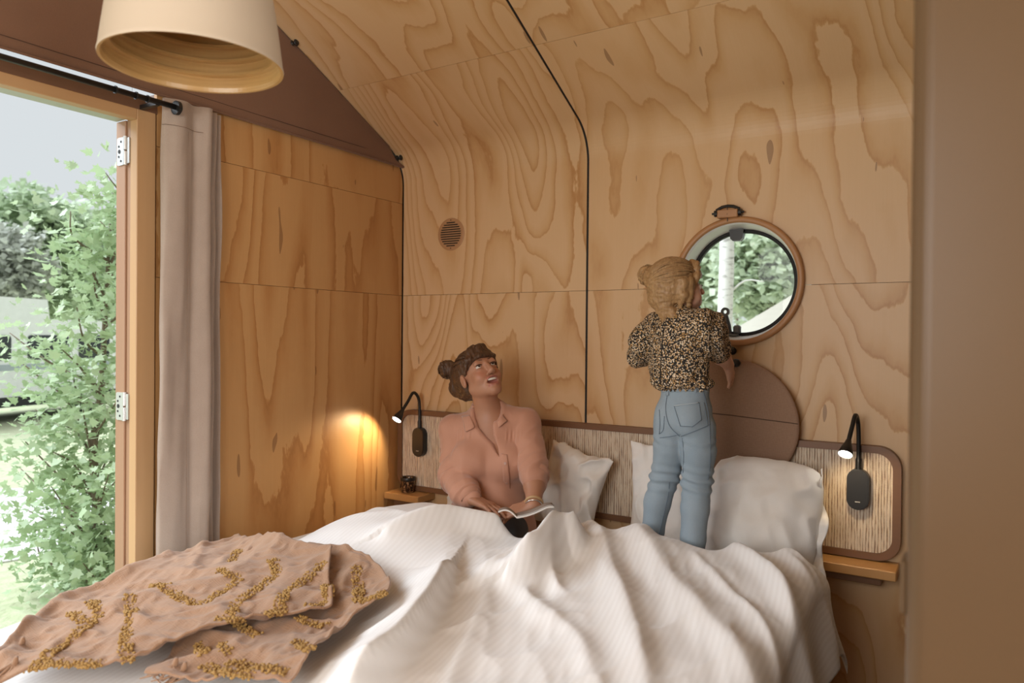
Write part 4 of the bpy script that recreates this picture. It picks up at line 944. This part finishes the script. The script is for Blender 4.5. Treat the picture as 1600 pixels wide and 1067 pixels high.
for x, y in ((789,724),(792,755),(793,788)):
    p = SH.hit(x, y, .008); q = SH.grad(p[None])[0] if p is not None else fw
    if p is not None: MB().tube([p-q*.001, p+q*.0016], .0052, 14).build('button', bm, shirt)
# dark trousers on the lap, mostly under the duvet
TR = Sdf(lo, hi, .005)
for s in (-1,1): TR.chain([tp(s*.09,.10,.60), tp(s*.10,.33,.577)], [.072,.050], .03)
Vt, Ft = TR.surf(); mesh('trousers', Vt, Ft, cloth('charcoal_jersey', (.014,.013,.013), (.022,.020,.020), 400, .9), person, smooth=True)
# rolled cuff and bracelet on the arm by the pillow
c0 = RE+d*.030
MB().tube([c0-d*.026, c0-d*.020, c0+d*.004, c0+d*.008, c0+d*.004], [.053,.0565,.0555,.052,.047], 28, False).build('rolled_cuff', shirt_m, shirt, smooth=True, solid=.002)
c1 = LW*.93+LE*.07; MB().tube([c1-dd*.035, c1-dd*.03, c1+dd*.004, c1+dd*.007, c1+dd*.003], [.0395,.0415,.0405,.038,.034], 28, False).build('cuff', shirt_m, shirt, smooth=True, solid=.002)
w0 = RW-d*.012
MB().lathe([(.0,0)],(0,0,0),3) if False else None
bp = []; e1 = np.cross(d,[0,0,1.]); e1 /= np.linalg.norm(e1); e2 = np.cross(d, e1)
MB().tube([w0+.0305*(math.cos(t)*e1+math.sin(t)*e2) for t in np.linspace(0,2*math.pi,33)], .0052, 8).build('watch_strap', plain('tan_leather', (.50,.32,.16), .5), body, smooth=True)
MB().tube([w0+d*.014+.0295*(math.cos(t)*e1+math.sin(t)*e2) for t in np.linspace(0,2*math.pi,33)], .0028, 8).build('bracelet', plain('silver', (.75,.72,.68), .25, .9), body, smooth=True)
# ---- magazine on her lap
mg = thing('magazine', onY(812,806,2.08), 'open magazine lying on the lap of the seated woman', 'magazine')
sp0, sp1 = onY(808,808,2.07), onY(807,803,2.20); page = plain('printed_page', (.26,.23,.20), .5, 0, .7, 22); cov = plain('paper_edge', (.55,.51,.46), .5)
for s, tip, lift in ((-1, onY(779,799,2.07), .016), (1, onY(866,791,2.09), .010)):
    V = []; n = 16
    for i in range(n):
        u = i/(n-1)
        for j in range(8):
            v = j/7; p = (sp0*(1-v)+sp1*v)+(tip-sp0)*u; p = p+np.array([0,0,lift*math.sin(math.pi*u)*(1 if s > 0 else .9)-.012*math.sin(math.pi*min(u*1.2,1))*(s > 0)]); V.append(p)
    mesh('page_block', V, gridfaces(n,8), page, mg, smooth=True, solid=.004)
    MB().tube([np.array(V[i*8])-[0,0,.002] for i in range(n)], .0028, 6).build('paper_edge', cov, mg)
# ------------------------------------------------------------------ girl standing on the bed, looking out
CY = 2.37
C_ORG = np.array([-.84, CY, .505]); girl = thing('person', C_ORG, 'small girl in floral blouse and jeans standing on the bed at the window', 'person')
cf, cl_ = np.array([.27,.963,0]), np.array([.963,-.27,0])            # she faces the wall; cl_ = her right
cR0 = np.stack([cl_, cf, up], 1)
yaw, pit, rol = math.radians(-52), math.radians(5), math.radians(9)
Rz = np.array([[math.cos(yaw),-math.sin(yaw),0],[math.sin(yaw),math.cos(yaw),0],[0,0,1]]); Rx = np.array([[1,0,0],[0,math.cos(pit),-math.sin(pit)],[0,math.sin(pit),math.cos(pit)]]); Ry = np.array([[math.cos(rol),0,math.sin(rol)],[0,1,0],[-math.sin(rol),0,math.cos(rol)]])
kR = Rz@Rx@Ry; kc = onY(1058,449,2.38); kk = .82; kp = lambda x, y, z: kc+kR@(np.array([x,y,z])*kk)
px = lambda x, y, Y=CY: onY(x, y, Y)
sR, sL = px(1096,505,2.34), px(1026,512,2.42)
eR, wR, hRt = px(1127,556,2.54), px(1138,570,2.70), px(1143,592,2.745)
eL, wL = px(1000,560,2.55), px(1040,560,2.74)
lo, hi = np.array([-1.25,2.12,.49]), np.array([-.55,2.90,1.68])
K = Sdf(lo, hi, .0038)
def hip(S, g):
    S.ell(px(1070,640,2.37), (.088+g,.072+g,.075+g), cR0, .03); S.ell(px(1070,603,2.37), (.080+g,.062+g,.05+g), cR0, .03)
    for s in (-1,1): S.ell(px(1070,655,2.37)+cl_*s*.040-cf*.030, (.046+g,.044+g,.052+g), cR0, .025)
legL = [px(1049,668,2.37), px(1047,700,2.37), px(1039,745,2.385), px(1027,785,2.375), px(1020,830,2.37), px(1014,888,2.37)]
legR = [px(1089,668,2.36), px(1091,705,2.36), px(1089,752,2.37), px(1086,795,2.36), px(1083,840,2.355), px(1082,892,2.355)]
def legs(S, g): 
    S.chain(legL, [.056+g,.049+g,.042+g,.040+g,.033+g,.027+g], .012); S.chain(legR, [.057+g,.052+g,.043+g,.041+g,.036+g,.030+g], .012)
hip(K, -.004); legs(K, -.005)
for a, b in ((legL, -1), (legR, 1)): q = a[-1]; K.cone(q, q+[0,0,-.02], .026, .026, .02); K.cone(np.array([q[0],q[1],.528]), np.array([q[0],q[1],.526])+cf*.10, .026, .020, .02)
K.ell(px(1062,560), (.082,.062,.10), cR0, .04); K.ell(px(1062,525), (.088,.062,.07), cR0, .04); K.cone(sL, sR, .036, .036, .03)
K.cone(px(1060,505,2.38), kp(0,-.02,-.06), .034, .036, .03)
K.chain([sR,eR,wR], [.032,.030,.021], .015); K.chain([sL,eL,wL], [.032,.027,.021], .015)
hand(K, wR, hRt-wR, (.75,-.45,.45), .70, (.12,.18,.15), .03, -1, .0088); hand(K, wL, (.3,.6,0), (0,-.3,1), .70, (.3,.4,.3), .05, 1, .0092)
K.ell(kp(0,-.014,.030), np.array((.074,.090,.080))*kk, kR, .02).ell(kp(0,.032,-.036), np.array((.062,.058,.070))*kk, kR, .03)
for s in (-1,1): K.ell(kp(s*.036,.058,-.042), np.array((.028,.026,.026))*kk, kR, .02).ell(kp(s*.078,-.004,-.014), np.array((.008,.016,.028))*kk, kR, .008).ell(kp(s*.031,.090,.000), np.array((.016,.010,.009))*kk, kR, .008, 'sub').ell(kp(s*.030,.081,-.001), np.array((.011,.009,.009))*kk, kR, .004)
K.ell(kp(0,.072,-.096), np.array((.018,.016,.014))*kk, kR, .02).cone(kp(0,.088,.004), kp(0,.104,-.028), .006*kk, .0105*kk, .010)
K.chain([kp(-.02,.084,-.064),kp(0,.094,-.062),kp(.02,.084,-.064)], [.004,.006,.004], .006).chain([kp(-.018,.082,-.072),kp(0,.091,-.074),kp(.018,.082,-.072)], [.004,.006,.004], .006)
V, Fq = K.surf(); hl = (V-kc)@kR/kk; lip = np.exp(-((hl[:,2]+.068)/.008)**2)*(np.abs(hl[:,0]) < .022)*(hl[:,1] > .08); fl = np.exp(-(((np.abs(hl[:,0])-.040)/.02)**2+((hl[:,2]+.04)/.022)**2))*(hl[:,1] > .03)*.7
kbody = mesh('body', V, Fq, skin_mat('fair_skin', (.66,.40,.285), (.55,.20,.16), (.68,.30,.22)), girl, smooth=True, attr={'lip':lip,'flush':fl})
for s in (-1,1):
    c = kp(s*.030,.083,-.001); MB().lathe([(max(.0088*math.sin(t),.0002), -.0088*math.cos(t)) for t in np.linspace(0,math.pi,8)], c, 12).build('eyeball', eye_w, kbody, smooth=True)
    MB().tube([kp(s*x,.093-20*(x-.03)**2,.006-12*(x-.03)**2) for x in np.linspace(.017,.043,7)], .0013, 5).build('eyelash', dark, kbody)
# jeans
J = Sdf(lo, np.array([-.55,2.6,1.28]), .0034); hip(J, .004); legs(J, .003)
Vj, Fj = J.surf(); nr = J.grad(Vj); z = Vj[:,2]; zk = px(1089,752)[2]
kn = np.exp(-((z-zk)/.045)**2)+.8*np.exp(-((z-(zk-.13))/.05)**2)*0+.5*np.exp(-((z-px(1070,690)[2])/.02)**2)
wr = .0042*kn*np.sin(z*190+Vj[:,0]*38+2.2*vnoise(Vj*[14,14,9],91))+.0022*(1-2*np.abs(fbm(Vj*[22,22,11],93,2)))*(.3+kn)
Vj = Vj+nr*wr[:,None]
t = NT('light_denim'); v = t.coord(); f = t.noise(v, 9, 3); gfine = t.noise(t.coord('Object',(700,700,160)), 1, 2); w2 = t.noise(t.coord('Object',(14,14,3)), 1, 2)
c = t.mix(f, (.165,.235,.300), (.265,.335,.395)); c = t.mix(t.math('MULTIPLY', w2, .6), c, (.44,.50,.53)); c = t.mix(t.math('MULTIPLY', gfine, .35), c, (.12,.18,.24)); t.l(c, t.b.inputs['Base Color']); t.b.inputs['Roughness'].default_value = .85; t.bump(gfine, .4, .0008); denim = t.m
jeans = mesh('jeans', Vj, Fj, denim, girl, smooth=True)
thr = plain('denim_seam', (.13,.175,.225), .85); pale = plain('worn_seam', (.36,.42,.47), .85)
def seam(pts, r=.0010, m=thr, name='seam', n=26):
    L = line_on(J, pts, .0022, r, n)
    if len(L) > 2: MB().tube(L, r, 5).build(name, m, jeans, smooth=True)
seam([(1043,612),(1040,640),(1046,665),(1062,682)]); seam([(1031,684),(1048,682),(1063,679)]); seam([(1064,682),(1090,672),(1110,663)]); seam([(1066,684),(1068,710),(1067,740)])
pk_ = [(1053,634),(1092,629),(1096,656),(1082,667),(1063,666),(1053,634)]
for off in (0,): seam(pk_[:2], .0022, pale, 'pocket_hem', 14); seam(pk_[1:3], n=10); seam(pk_[2:4], n=10); seam(pk_[3:5], n=10); seam(pk_[4:6], n=12)
seam([(1030,640),(1031,660),(1030,678)], n=10); seam([(1030,678),(1036,672),(1038,650)], n=10); seam([(1096,600),(1106,640),(1109,670),(1110,720),(1106,752)]); seam([(1100,629),(1106,664)], n=8)
seam([(1046,752),(1044,775),(1036,810),(1030,836)]); seam([(1034,612),(1060,608),(1085,606),(1108,612)], .0016, pale, 'waistband_seam')
patch_on(J, [(1034,600),(1108,598),(1108,611),(1034,613)], 22, 5, .0030, 'waistband', denim, jeans, .002)
for q in ([(1040,600),(1044,600),(1044,618),(1040,618)], [(1084,598),(1089,598),(1090,613),(1085,613)]): patch_on(J, q, 3, 6, .0060, 'belt_loop', denim, jeans, .002)
# floral blouse with puffed sleeves
t = NT('tiny_floral_print'); vo = t.n('TexVoronoi'); vo.inputs['Scale'].default_value = 185; t.l(t.coord(), vo.inputs['Vector']); vo.inputs['Randomness'].default_value = .9
sp = t.n('SeparateColor'); t.l(vo.outputs['Color'], sp.inputs[0]); fc = t.mix(t.math('GREATER_THAN', sp.outputs[0], .55), (.62,.46,.29), (.42,.25,.095)); fc = t.mix(t.math('GREATER_THAN', sp.outputs[1], .80), fc, (.70,.60,.46))
pt = t.math('LESS_THAN', t.math('ADD', vo.outputs['Distance'], t.math('MULTIPLY', t.noise(t.coord(), 500, 1), .18)), .56); c = t.mix(pt, (.016,.013,.011), fc); t.l(c, t.b.inputs['Base Color']); t.b.inputs['Roughness'].default_value = .85; blm = t.m
Bl = Sdf(np.array([-1.25,2.15,1.13]), np.array([-.55,2.72,1.52]), .0034)
Bl.ell(px(1060,575,2.37), (.098,.080,.075), cR0, .03).ell(px(1066,597,2.37), (.106,.085,.034), cR0, .02).ell(px(1062,535,2.37), (.096,.074,.09), cR0, .04).cone(sL, sR, .048, .046, .03)
Bl.cone(px(1060,506,2.38), px(1062,492,2.38), .052, .046, .02)
Bl.ell(px(1106,520,2.385), (.060,.074,.074), cR0, .012).ell(px(1117,542,2.43), (.046,.056,.044), cR0, .02)
Bl.ell(px(1010,535,2.45), (.048,.070,.072), cR0, .014).ell(px(1000,556,2.48), (.036,.05,.042), cR0, .02)
Bl.cone(px(1060,470,2.38), kp(0,0,.05), .040, .08, .004, 'sub')
Vb, Fb = Bl.surf(); nr = Bl.grad(Vb); q = (Vb-px(1062,560))@cR0
hem = np.exp(-((Vb[:,2]-px(1066,606)[2])/.03)**2); puff = (np.abs(q[:,0]) > .075)*1.
wr = .004*(1-2*np.abs(fbm(q*[16,14,10],101,3)))+hem*.004*np.sin(np.arctan2(q[:,1],q[:,0])*26+2*vnoise(q*8,4))+puff*.0035*np.sin(q[:,0]*90+q[:,1]*70+3*vnoise(q*12,6))
wr = wr-.007*np.exp(-(q[:,0]+.040)**2/.006**2*1.)*(q[:,1] < 0)*.5
blouse = mesh('blouse', Vb+nr*wr[:,None], Fb, blm, girl, smooth=True)
L = line_on(Bl, [(1037,512),(1034,540),(1032,575),(1032,600)], .002, .001)
MB().tube(L, .0016, 5).build('back_opening', plain('blouse_piping', (.012,.010,.009), .8), blouse)
sd_ = (wR-eR)/np.linalg.norm(wR-eR); sc = eR*.85+sR*.15
MB().tube([sc-sd_*.012, sc, sc+sd_*.010, sc+sd_*.014], [.036,.040,.039,.034], 24, False).build('sleeve_cuff', blm, blouse, smooth=True, solid=.002)
# blonde hair in a loose bun
gm = strand_mat('golden_blonde_hair', (.13,.058,.021), (.58,.37,.175))
HB = Sdf(kc-.20, kc+.20, .0032); kr = np.array((.082,.098,.086))*kk
HB.ell(kp(0,-.020,.034), kr, kR, .02).ell(kp(0,-.045,-.020), np.array((.072,.066,.066))*kk, kR, .03)
HB.ell(kp(0,.100,-.055), np.array((.11,.066,.085))*kk, kR, .012, 'sub')
for i in range(9):
    a = i/8; HB.chain([kp(-.03+.06*a,.072,.090), kp(-.055+.11*a,.090-.05*abs(a-.5),.045), kp(-.070+.14*a,.078-.08*abs(a-.5)**1.2,.004)], [.011,.009,.004], .006)
for s in (-1,1): HB.chain([kp(s*.074,.03,.03), kp(s*.080,.022,-.03), kp(s*.070,.02,-.085)], [.014,.011,.005], .01)
for s in (-1,1): HB.chain([kp(s*.076,.0,.03), kp(s*.083,-.006,-.02), kp(s*.070,-.015,-.075)], [.016,.014,.006], .012)
bn = px(1014,431,2.36); HB.cone(kp(0,-.08,.03), bn, .036, .026, .02); HB.ell(bn, (.033,.033,.032), None, .012)
for k in range(5):
    tt_ = np.linspace(0, 5.4, 9); a1 = np.cross([.3*k-.5,.6,.5-.2*k],[.2,1,.1*k]); a1 = a1/np.linalg.norm(a1); a2 = np.cross(a1,[.3,.2,.9]); a2 /= np.linalg.norm(a2); HB.chain([bn+.027*(np.cos(x+k)*a1+np.sin(x+k)*a2) for x in tt_], [.0085]*9, .005)
HB.chain([kp(0,-.075,-.04), px(1040,488,2.345), px(1042,512,2.335)], [.036,.022,.008], .02); HB.chain([kp(.02,-.07,-.05), px(1052,490,2.335), px(1056,506,2.33)], [.028,.014,.006], .012)
Vh, Fh = HB.surf(); nr = HB.grad(Vh); hq = (Vh-kc)@kR; Vh = Vh+nr*(.003*vnoise(hq*[60,40,170],111)+.0024*vnoise(hq*[150,50,80],113))[:,None]
ghair = mesh('hair', Vh, Fh, gm, girl, smooth=True)
def k_root(rs):
    if rs.rand() < .6: a = rs.uniform(-1.3,1.3); return kp(.082*math.sin(a),.0+.085*math.cos(a),.03+.058*math.cos(a)+rs.randn()*.008)
    return kp(rs.choice([-1,1])*.078,-.04+rs.rand()*.06,-.06+rs.rand()*.07) if rs.rand() < .6 else kp(rs.randn()*.04,-.07,-.085)
mark(strands(k_root, kp(0,-.112,.030), kp(0,-.020,.034), kR, kr*1.015, 150, .0027, 15).build('hair_strands', gm, ghair, smooth=True), kind='stuff')
mb = MB(); rs = np.random.RandomState(8)
for i in range(30):
    a1 = rs.randn(3); a1 /= np.linalg.norm(a1); a2 = np.cross(a1, rs.randn(3)); a2 /= np.linalg.norm(a2); ph = rs.rand()*6
    mb.tube([bn+(.033+.010*rs.rand()*(k/12))*(math.cos(ph+k*.3)*a1+math.sin(ph+k*.3)*a2) for k in range(13)], .0013, 5)
for i in range(26):                                   # wisps at the nape
    x0 = rs.uniform(1022,1066); p0 = px(x0, rs.uniform(465,482), 2.345); x1 = rs.uniform(1032,1060); mb.tube(smoothline([p0, px((x0+x1)/2+rs.randn()*4,492,2.33), px(x1,rs.uniform(500,522),2.322)], 8), np.linspace(.0022,.0006,8), 5)
mark(mb.build('loose_strands', gm, ghair, smooth=True), kind='stuff')
# ------------------------------------------------------------------ outside the open door and the round window
GZ = -.45
t = NT('meadow_grass'); v = t.coord(); f = t.noise(v, .5, 4); g = t.noise(v, 9, 4); c = t.mix(f, (.30,.36,.16), (.46,.47,.30)); c = t.mix(t.math('MULTIPLY', g, .55), c, (.60,.60,.46)); t.l(c, t.b.inputs['Base Color']); t.b.inputs['Roughness'].default_value = .95; t.bump(g, .8, .03)
gr = MB().add([(-60,-40,GZ),(40,-40,GZ),(40,70,GZ),(-60,70,GZ)], [(0,1,2,3)]).build('ground', t.m); mark(gr, kind='structure')
t = NT('pale_pavers'); br = t.n('TexBrick'); br.inputs['Scale'].default_value = 5; t.l(t.coord(), br.inputs['Vector']); br.inputs['Color1'].default_value = (.66,.64,.62,1); br.inputs['Color2'].default_value = (.60,.58,.56,1); br.inputs['Mortar'].default_value = (.46,.45,.40,1); t.l(br.outputs[0], t.b.inputs['Base Color']); t.b.inputs['Roughness'].default_value = .9
pp = [onZ(x, y, GZ+.012) for x, y in ((-160,765),(110,762),(260,790),(260,845),(120,858),(-160,905))]
path = MB().add([p for p in pp]+[p-[0,0,.06] for p in pp], [tuple(range(6))]+[(i,(i+1)%6,6+(i+1)%6,6+i) for i in range(6)]).build('paved_path', t.m); mark(path, kind='structure')
LEAF = np.array([(0,0,0),(.22,.10,.02),(.48,.12,.0),(.34,.30,.03),(.50,.55,.0),(.24,.52,.03),(0,1,-.05),(-.24,.52,.03),(-.50,.55,.0),(-.34,.30,.03),(-.48,.12,.0),(-.22,.10,.02)]); LF = np.array([(0,1,3),(1,2,3),(0,3,5),(3,4,5),(0,5,6),(0,6,7),(0,7,9),(7,8,9),(0,9,11),(9,10,11)])
def leaves(name, C, size, mat, parent, seed, tri=False):
    rs = np.random.RandomState(seed); n = len(C); a = rs.randn(n,3); a[:,2] = np.abs(a[:,2])*.6-.5; a /= np.linalg.norm(a,axis=1)[:,None]; b = np.cross(a, rs.randn(n,3)+[0,0,1.2]); b /= np.linalg.norm(b,axis=1)[:,None]; c = np.cross(a, b)
    T, Fq = (LEAF, LF) if not tri else (np.array([(0,0,0),(.45,.45,.05),(0,1,0),(-.45,.45,.05)]), np.array([(0,1,2),(0,2,3)]))
    s = size*(.6+.8*rs.rand(n)); V = C[:,None,:]+s[:,None,None]*(T[None,:,0,None]*b[:,None]+T[None,:,1,None]*a[:,None]+T[None,:,2,None]*c[:,None])
    Fs = (Fq[None]+np.arange(n)[:,None,None]*len(T)).reshape(-1,3); o = mesh(name, V.reshape(-1,3), Fs, mat, parent); return mark(o, kind='stuff')
def leaf_mat(name, a, b, c3, sc):
    t = NT(name); f = t.noise(t.coord(), sc, 2); g = t.noise(t.coord(), sc*.2, 2); c = t.mix(f, a, b); c = t.mix(g, c, c3); t.l(c, t.b.inputs['Base Color']); t.b.inputs['Roughness'].default_value = .4
    tr = t.n('BsdfTranslucent'); t.l(c, tr.inputs[0]); mx = t.n('MixShader'); mx.inputs[0].default_value = .35; t.l(t.b.outputs[0], mx.inputs[1]); t.l(tr.outputs[0], mx.inputs[2]); t.l(mx.outputs[0], t.t.nodes['Material Output'].inputs[0]); return t.m
lm = leaf_mat('maple_leaf', (.17,.30,.09), (.40,.55,.26), (.62,.70,.52), 9); bark = plain('grey_brown_bark', (.20,.15,.11), .9, 0, .3, 30, .2, .01)
# field maple bush close to the door
base = onZ(150, 940, GZ); D5 = np.linalg.norm(base[:2]); bush = thing('bush', base, 'leafy green maple bush growing just outside the open door', 'bush')
at = lambda x, y, k=1.: np.array([0,0,H])+ray(x, y)*(base[1]/ray(150,940)[1])*k
stem = smoothline([base-[0,0,.03], at(152,800), at(146,700), at(158,610,1.02), at(165,480,1.02), at(172,350,1.04)], 40)
MB().tube(stem, np.linspace(.040,.008,40), 8).build('trunk', bark, bush, smooth=True)
rs = np.random.RandomState(31); cl = []
tips = [(130,640),(70,700),(40,690),(95,610),(55,640),(30,730),(80,760),(40,795),(110,560),(120,480),(150,420),(130,390),(110,330),(175,300),(185,400),(200,340),(190,520),(215,440),(200,600),(180,680),(210,720),(100,820),(60,830),(90,870),(130,880),(180,860),(220,840),(150,800),(120,760),(200,780),(150,340),(25,560),(15,520),(90,540),(165,270),(230,560),(235,680),(170,740),(140,920),(100,905),(190,910)]
for i, (x, y) in enumerate(tips):
    e = at(x, y, rs.uniform(.92,1.08)); j = int(np.clip((900-y-40)/15, 2, 38)); s = stem[j]; mid = (s+e)/2+rs.randn(3)*.05; P = smoothline([s, mid, e], 14)
    MB().tube(P, np.linspace(.011,.003,14), 6).build('branch', bark, bush, smooth=True); n = 150 if y > 780 else 115
    for k in range(n): q = P[rs.randint(5,14)]; cl.append(q+rs.randn(3)*[.13,.13,.115])
cl = np.array(cl); cl = cl[cl[:,2] > GZ+.03]; leaves('foliage', cl, .062, lm, bush, 5)
# trees across the lawn, far
def tree(px_, py_, dist, wpx, hpx, lab, mat, seed, n=5000, ls=.30, trunk=None, tm=bark):
    c = np.array([0,0,H])+ray(px_, py_)*dist; rx = wpx/F*dist/2; rz_ = hpx/F*dist/2; b = np.array([c[0],c[1],GZ]); o = thing('tree', b, lab, 'tree', 'trees around the cabin')
    MB().tube(smoothline([b-[0,0,.05], b+(c-b)*.5+[.1,0,0], c+[0,0,rz_*.3]], 12), np.linspace(.03*rz_+.12,.05,12), 9).build('trunk', tm, o, smooth=True)
    rs = np.random.RandomState(seed); m = n//60; cc = rs.randn(m,3); cc /= np.linalg.norm(cc,axis=1)[:,None]; cc = c+cc*(rs.rand(m,1)**.4)*[rx,rx,rz_]
    P = (cc[:,None]+rs.randn(m,60,3)*[rx*.16,rx*.16,rz_*.13]).reshape(-1,3); P = P[P[:,2] > GZ+.2]; leaves('crown', P, ls, mat, o, seed, True); return o
tm1 = leaf_mat('lime_leaf', (.26,.38,.18), (.46,.57,.34), (.60,.68,.52), 2.); tm2 = leaf_mat('pine_needles', (.34,.38,.28), (.50,.52,.44), (.60,.61,.56), 2.); pale_l = leaf_mat('haze_pale_leaf', (.38,.49,.28), (.60,.68,.50), (.72,.77,.68), 2.)  # haze painted in as paler, greyer leaf colours
tree(45, 400, 24, 190, 190, 'broad green deciduous tree behind the camper van', tm1, 61, 12000, .26)
tree(15, 420, 19, 110, 130, 'grey-green pine tree with a bare leaning trunk by the van', tm2, 62, 6000, .16)
tree(150, 430, 44, 200, 190, 'distant round tree standing behind the maple bush', tm1, 63, 6000, .40)
tree(-190, 390, 27, 230, 230, 'wide green tree at the far edge of the lawn', pale_l, 64, 6000, .40)
# camper van
t_ = onZ(60, 655, GZ); vd = np.array([.25,-.97,0]); vn = np.array([.97,.25,0]); VO = np.array([t_[0],t_[1],GZ]); vp = lambda a, b, z: VO+a*vd+b*vn+np.array([0,0,z])
van = thing('camper_van', VO, 'white camper van parked beyond the lawn', 'van'); vw = plain('white_paint', (.88,.89,.90), .3); vg = plain('tinted_glass', (.03,.035,.04), .08)
outl = [(-2.0,.42),(-2.05,1.2),(-1.95,2.05),(-.25,2.05),(-.2,2.45),(2.6,2.5),(3.0,2.40),(3.05,.42)]
MB().prism(outl, lambda a,z,d: vp(a,d,z), -2.0, 0).build('body', vw, van)
MB().prism(rrect(-2.02,3.02,1.02,1.14,.04,3), lambda a,z,d: vp(a,d,z), 0, .02).build('side_stripe', plain('grey_blue_stripe', (.42,.47,.52), .4), van)
for a0, a1 in ((-1.75,-.95),(-.7,.25),(.6,1.5),(1.9,2.6)): MB().prism(rrect(a0,a1,1.22,1.72,.08,4), lambda a,z,d: vp(a,d,z), 0, .015).build('side_window', vg, van)
MB().prism(rrect(-2.0,3.0,.30,.50,.04,3), lambda a,z,d: vp(a,d,z), -1.9, .01).build('sill', plain('dark_sill', (.03,.03,.03), .7), van)
for a in (-1.2, 2.1):
    c0 = vp(a,.02,.33); wheel = MB().tube([c0-vn*.22, c0-vn*.02, c0], [.33,.33,.30], 28).build('wheel', plain('tyre', (.02,.02,.02), .8), van); MB().tube([c0, c0+vn*.012], .19, 20).build('hub', M['steel'], wheel)
# seen through the round window
birch = NT('birch_bark'); f = birch.noise(birch.coord('Object',(8,8,30)), 1, 4, .6); c = birch.ramp(f, [(0,(.10,.09,.08)),(.36,(.45,.43,.41)),(.46,(.72,.70,.68)),(1,(.80,.78,.76))]); birch.l(c, birch.b.inputs['Base Color']); birch.b.inputs['Roughness'].default_value = .8
b0 = onY(1131, 430, 8.2); bb = np.array([b0[0],b0[1],GZ]); bt_ = thing('birch_tree', bb, 'pale birch tree trunk outside the round window', 'tree')
MB().tube([bb-[0,0,.05], bb+[0,0,1.2], bb+[.03,0,2.6], bb+[.02,0,5.5]], [.105,.085,.080,.055], 14).build('trunk', birch.m, bt_, smooth=True)
tw = [bb+[.02,0,2.25], bb+[.22,.05,2.42], bb+[.42,.05,2.40]]; MB().tube(smoothline(tw, 8), np.linspace(.018,.006,8), 6).build('branch', birch.m, bt_, smooth=True)
rs = np.random.RandomState(77); leaves('crown', bb+[0,0,4.6]+rs.randn(900,3)*[.9,.9,.7], .09, pale_l, bt_, 6, True)
for i, (x, y, dist, w, h, lab) in enumerate(((1200,400,17,150,190,'leafy tree with a forked trunk seen through the round window'),(1080,410,24,170,230,'pale green tree behind the birch outside the round window'),(1310,380,38,200,230,'green tree rising behind the neighbouring cabin roof'),(1150,470,60,380,130,'low far thicket of green trees beyond the birch'))): tree(x, y, dist, w, h, lab, pale_l if i != 2 else tm1, 80+i, 9000, .20)
# neighbouring cabin: the same rounded-eave shell
e0 = onY(1108, 524, 9.0); nb_ = thing('neighbour_cabin', (e0[0]+1.5, 10.5, GZ), 'pale wooden cabin with rounded eaves outside the round window', 'cabin')
zt_ = e0[2]; P = [(e0[0],GZ)]+[(e0[0],zt_-.30)]+[(e0[0]+.34-.34*math.cos(a), zt_-.30+.34*math.sin(a)) for a in np.linspace(.1,1.05,8)]; q = P[-1]; P += [(q[0]+2.4,q[1]+1.45),(q[0]+4.8,q[1]),(q[0]+5.1,zt_-.3),(q[0]+5.1,GZ)]
MB().prism(P, lambda a,z,d: (a,d,z), 9.0, 14.0).build('shell', timber('pale_shingle', (.70,.66,.61), (.60,.56,.51), 0, .8), nb_)
for k in range(14):
    z = GZ+.12+k*.20
    if z > zt_-.35: break
    MB().box((e0[0]-.012,8.985,z),(e0[0]+4.9,9.0,z+.188)).build('board', timber('pale_board', (.72,.68,.63), (.63,.59,.54), 0, .8) if k == 0 else bpy.data.materials['pale_board'], nb_)
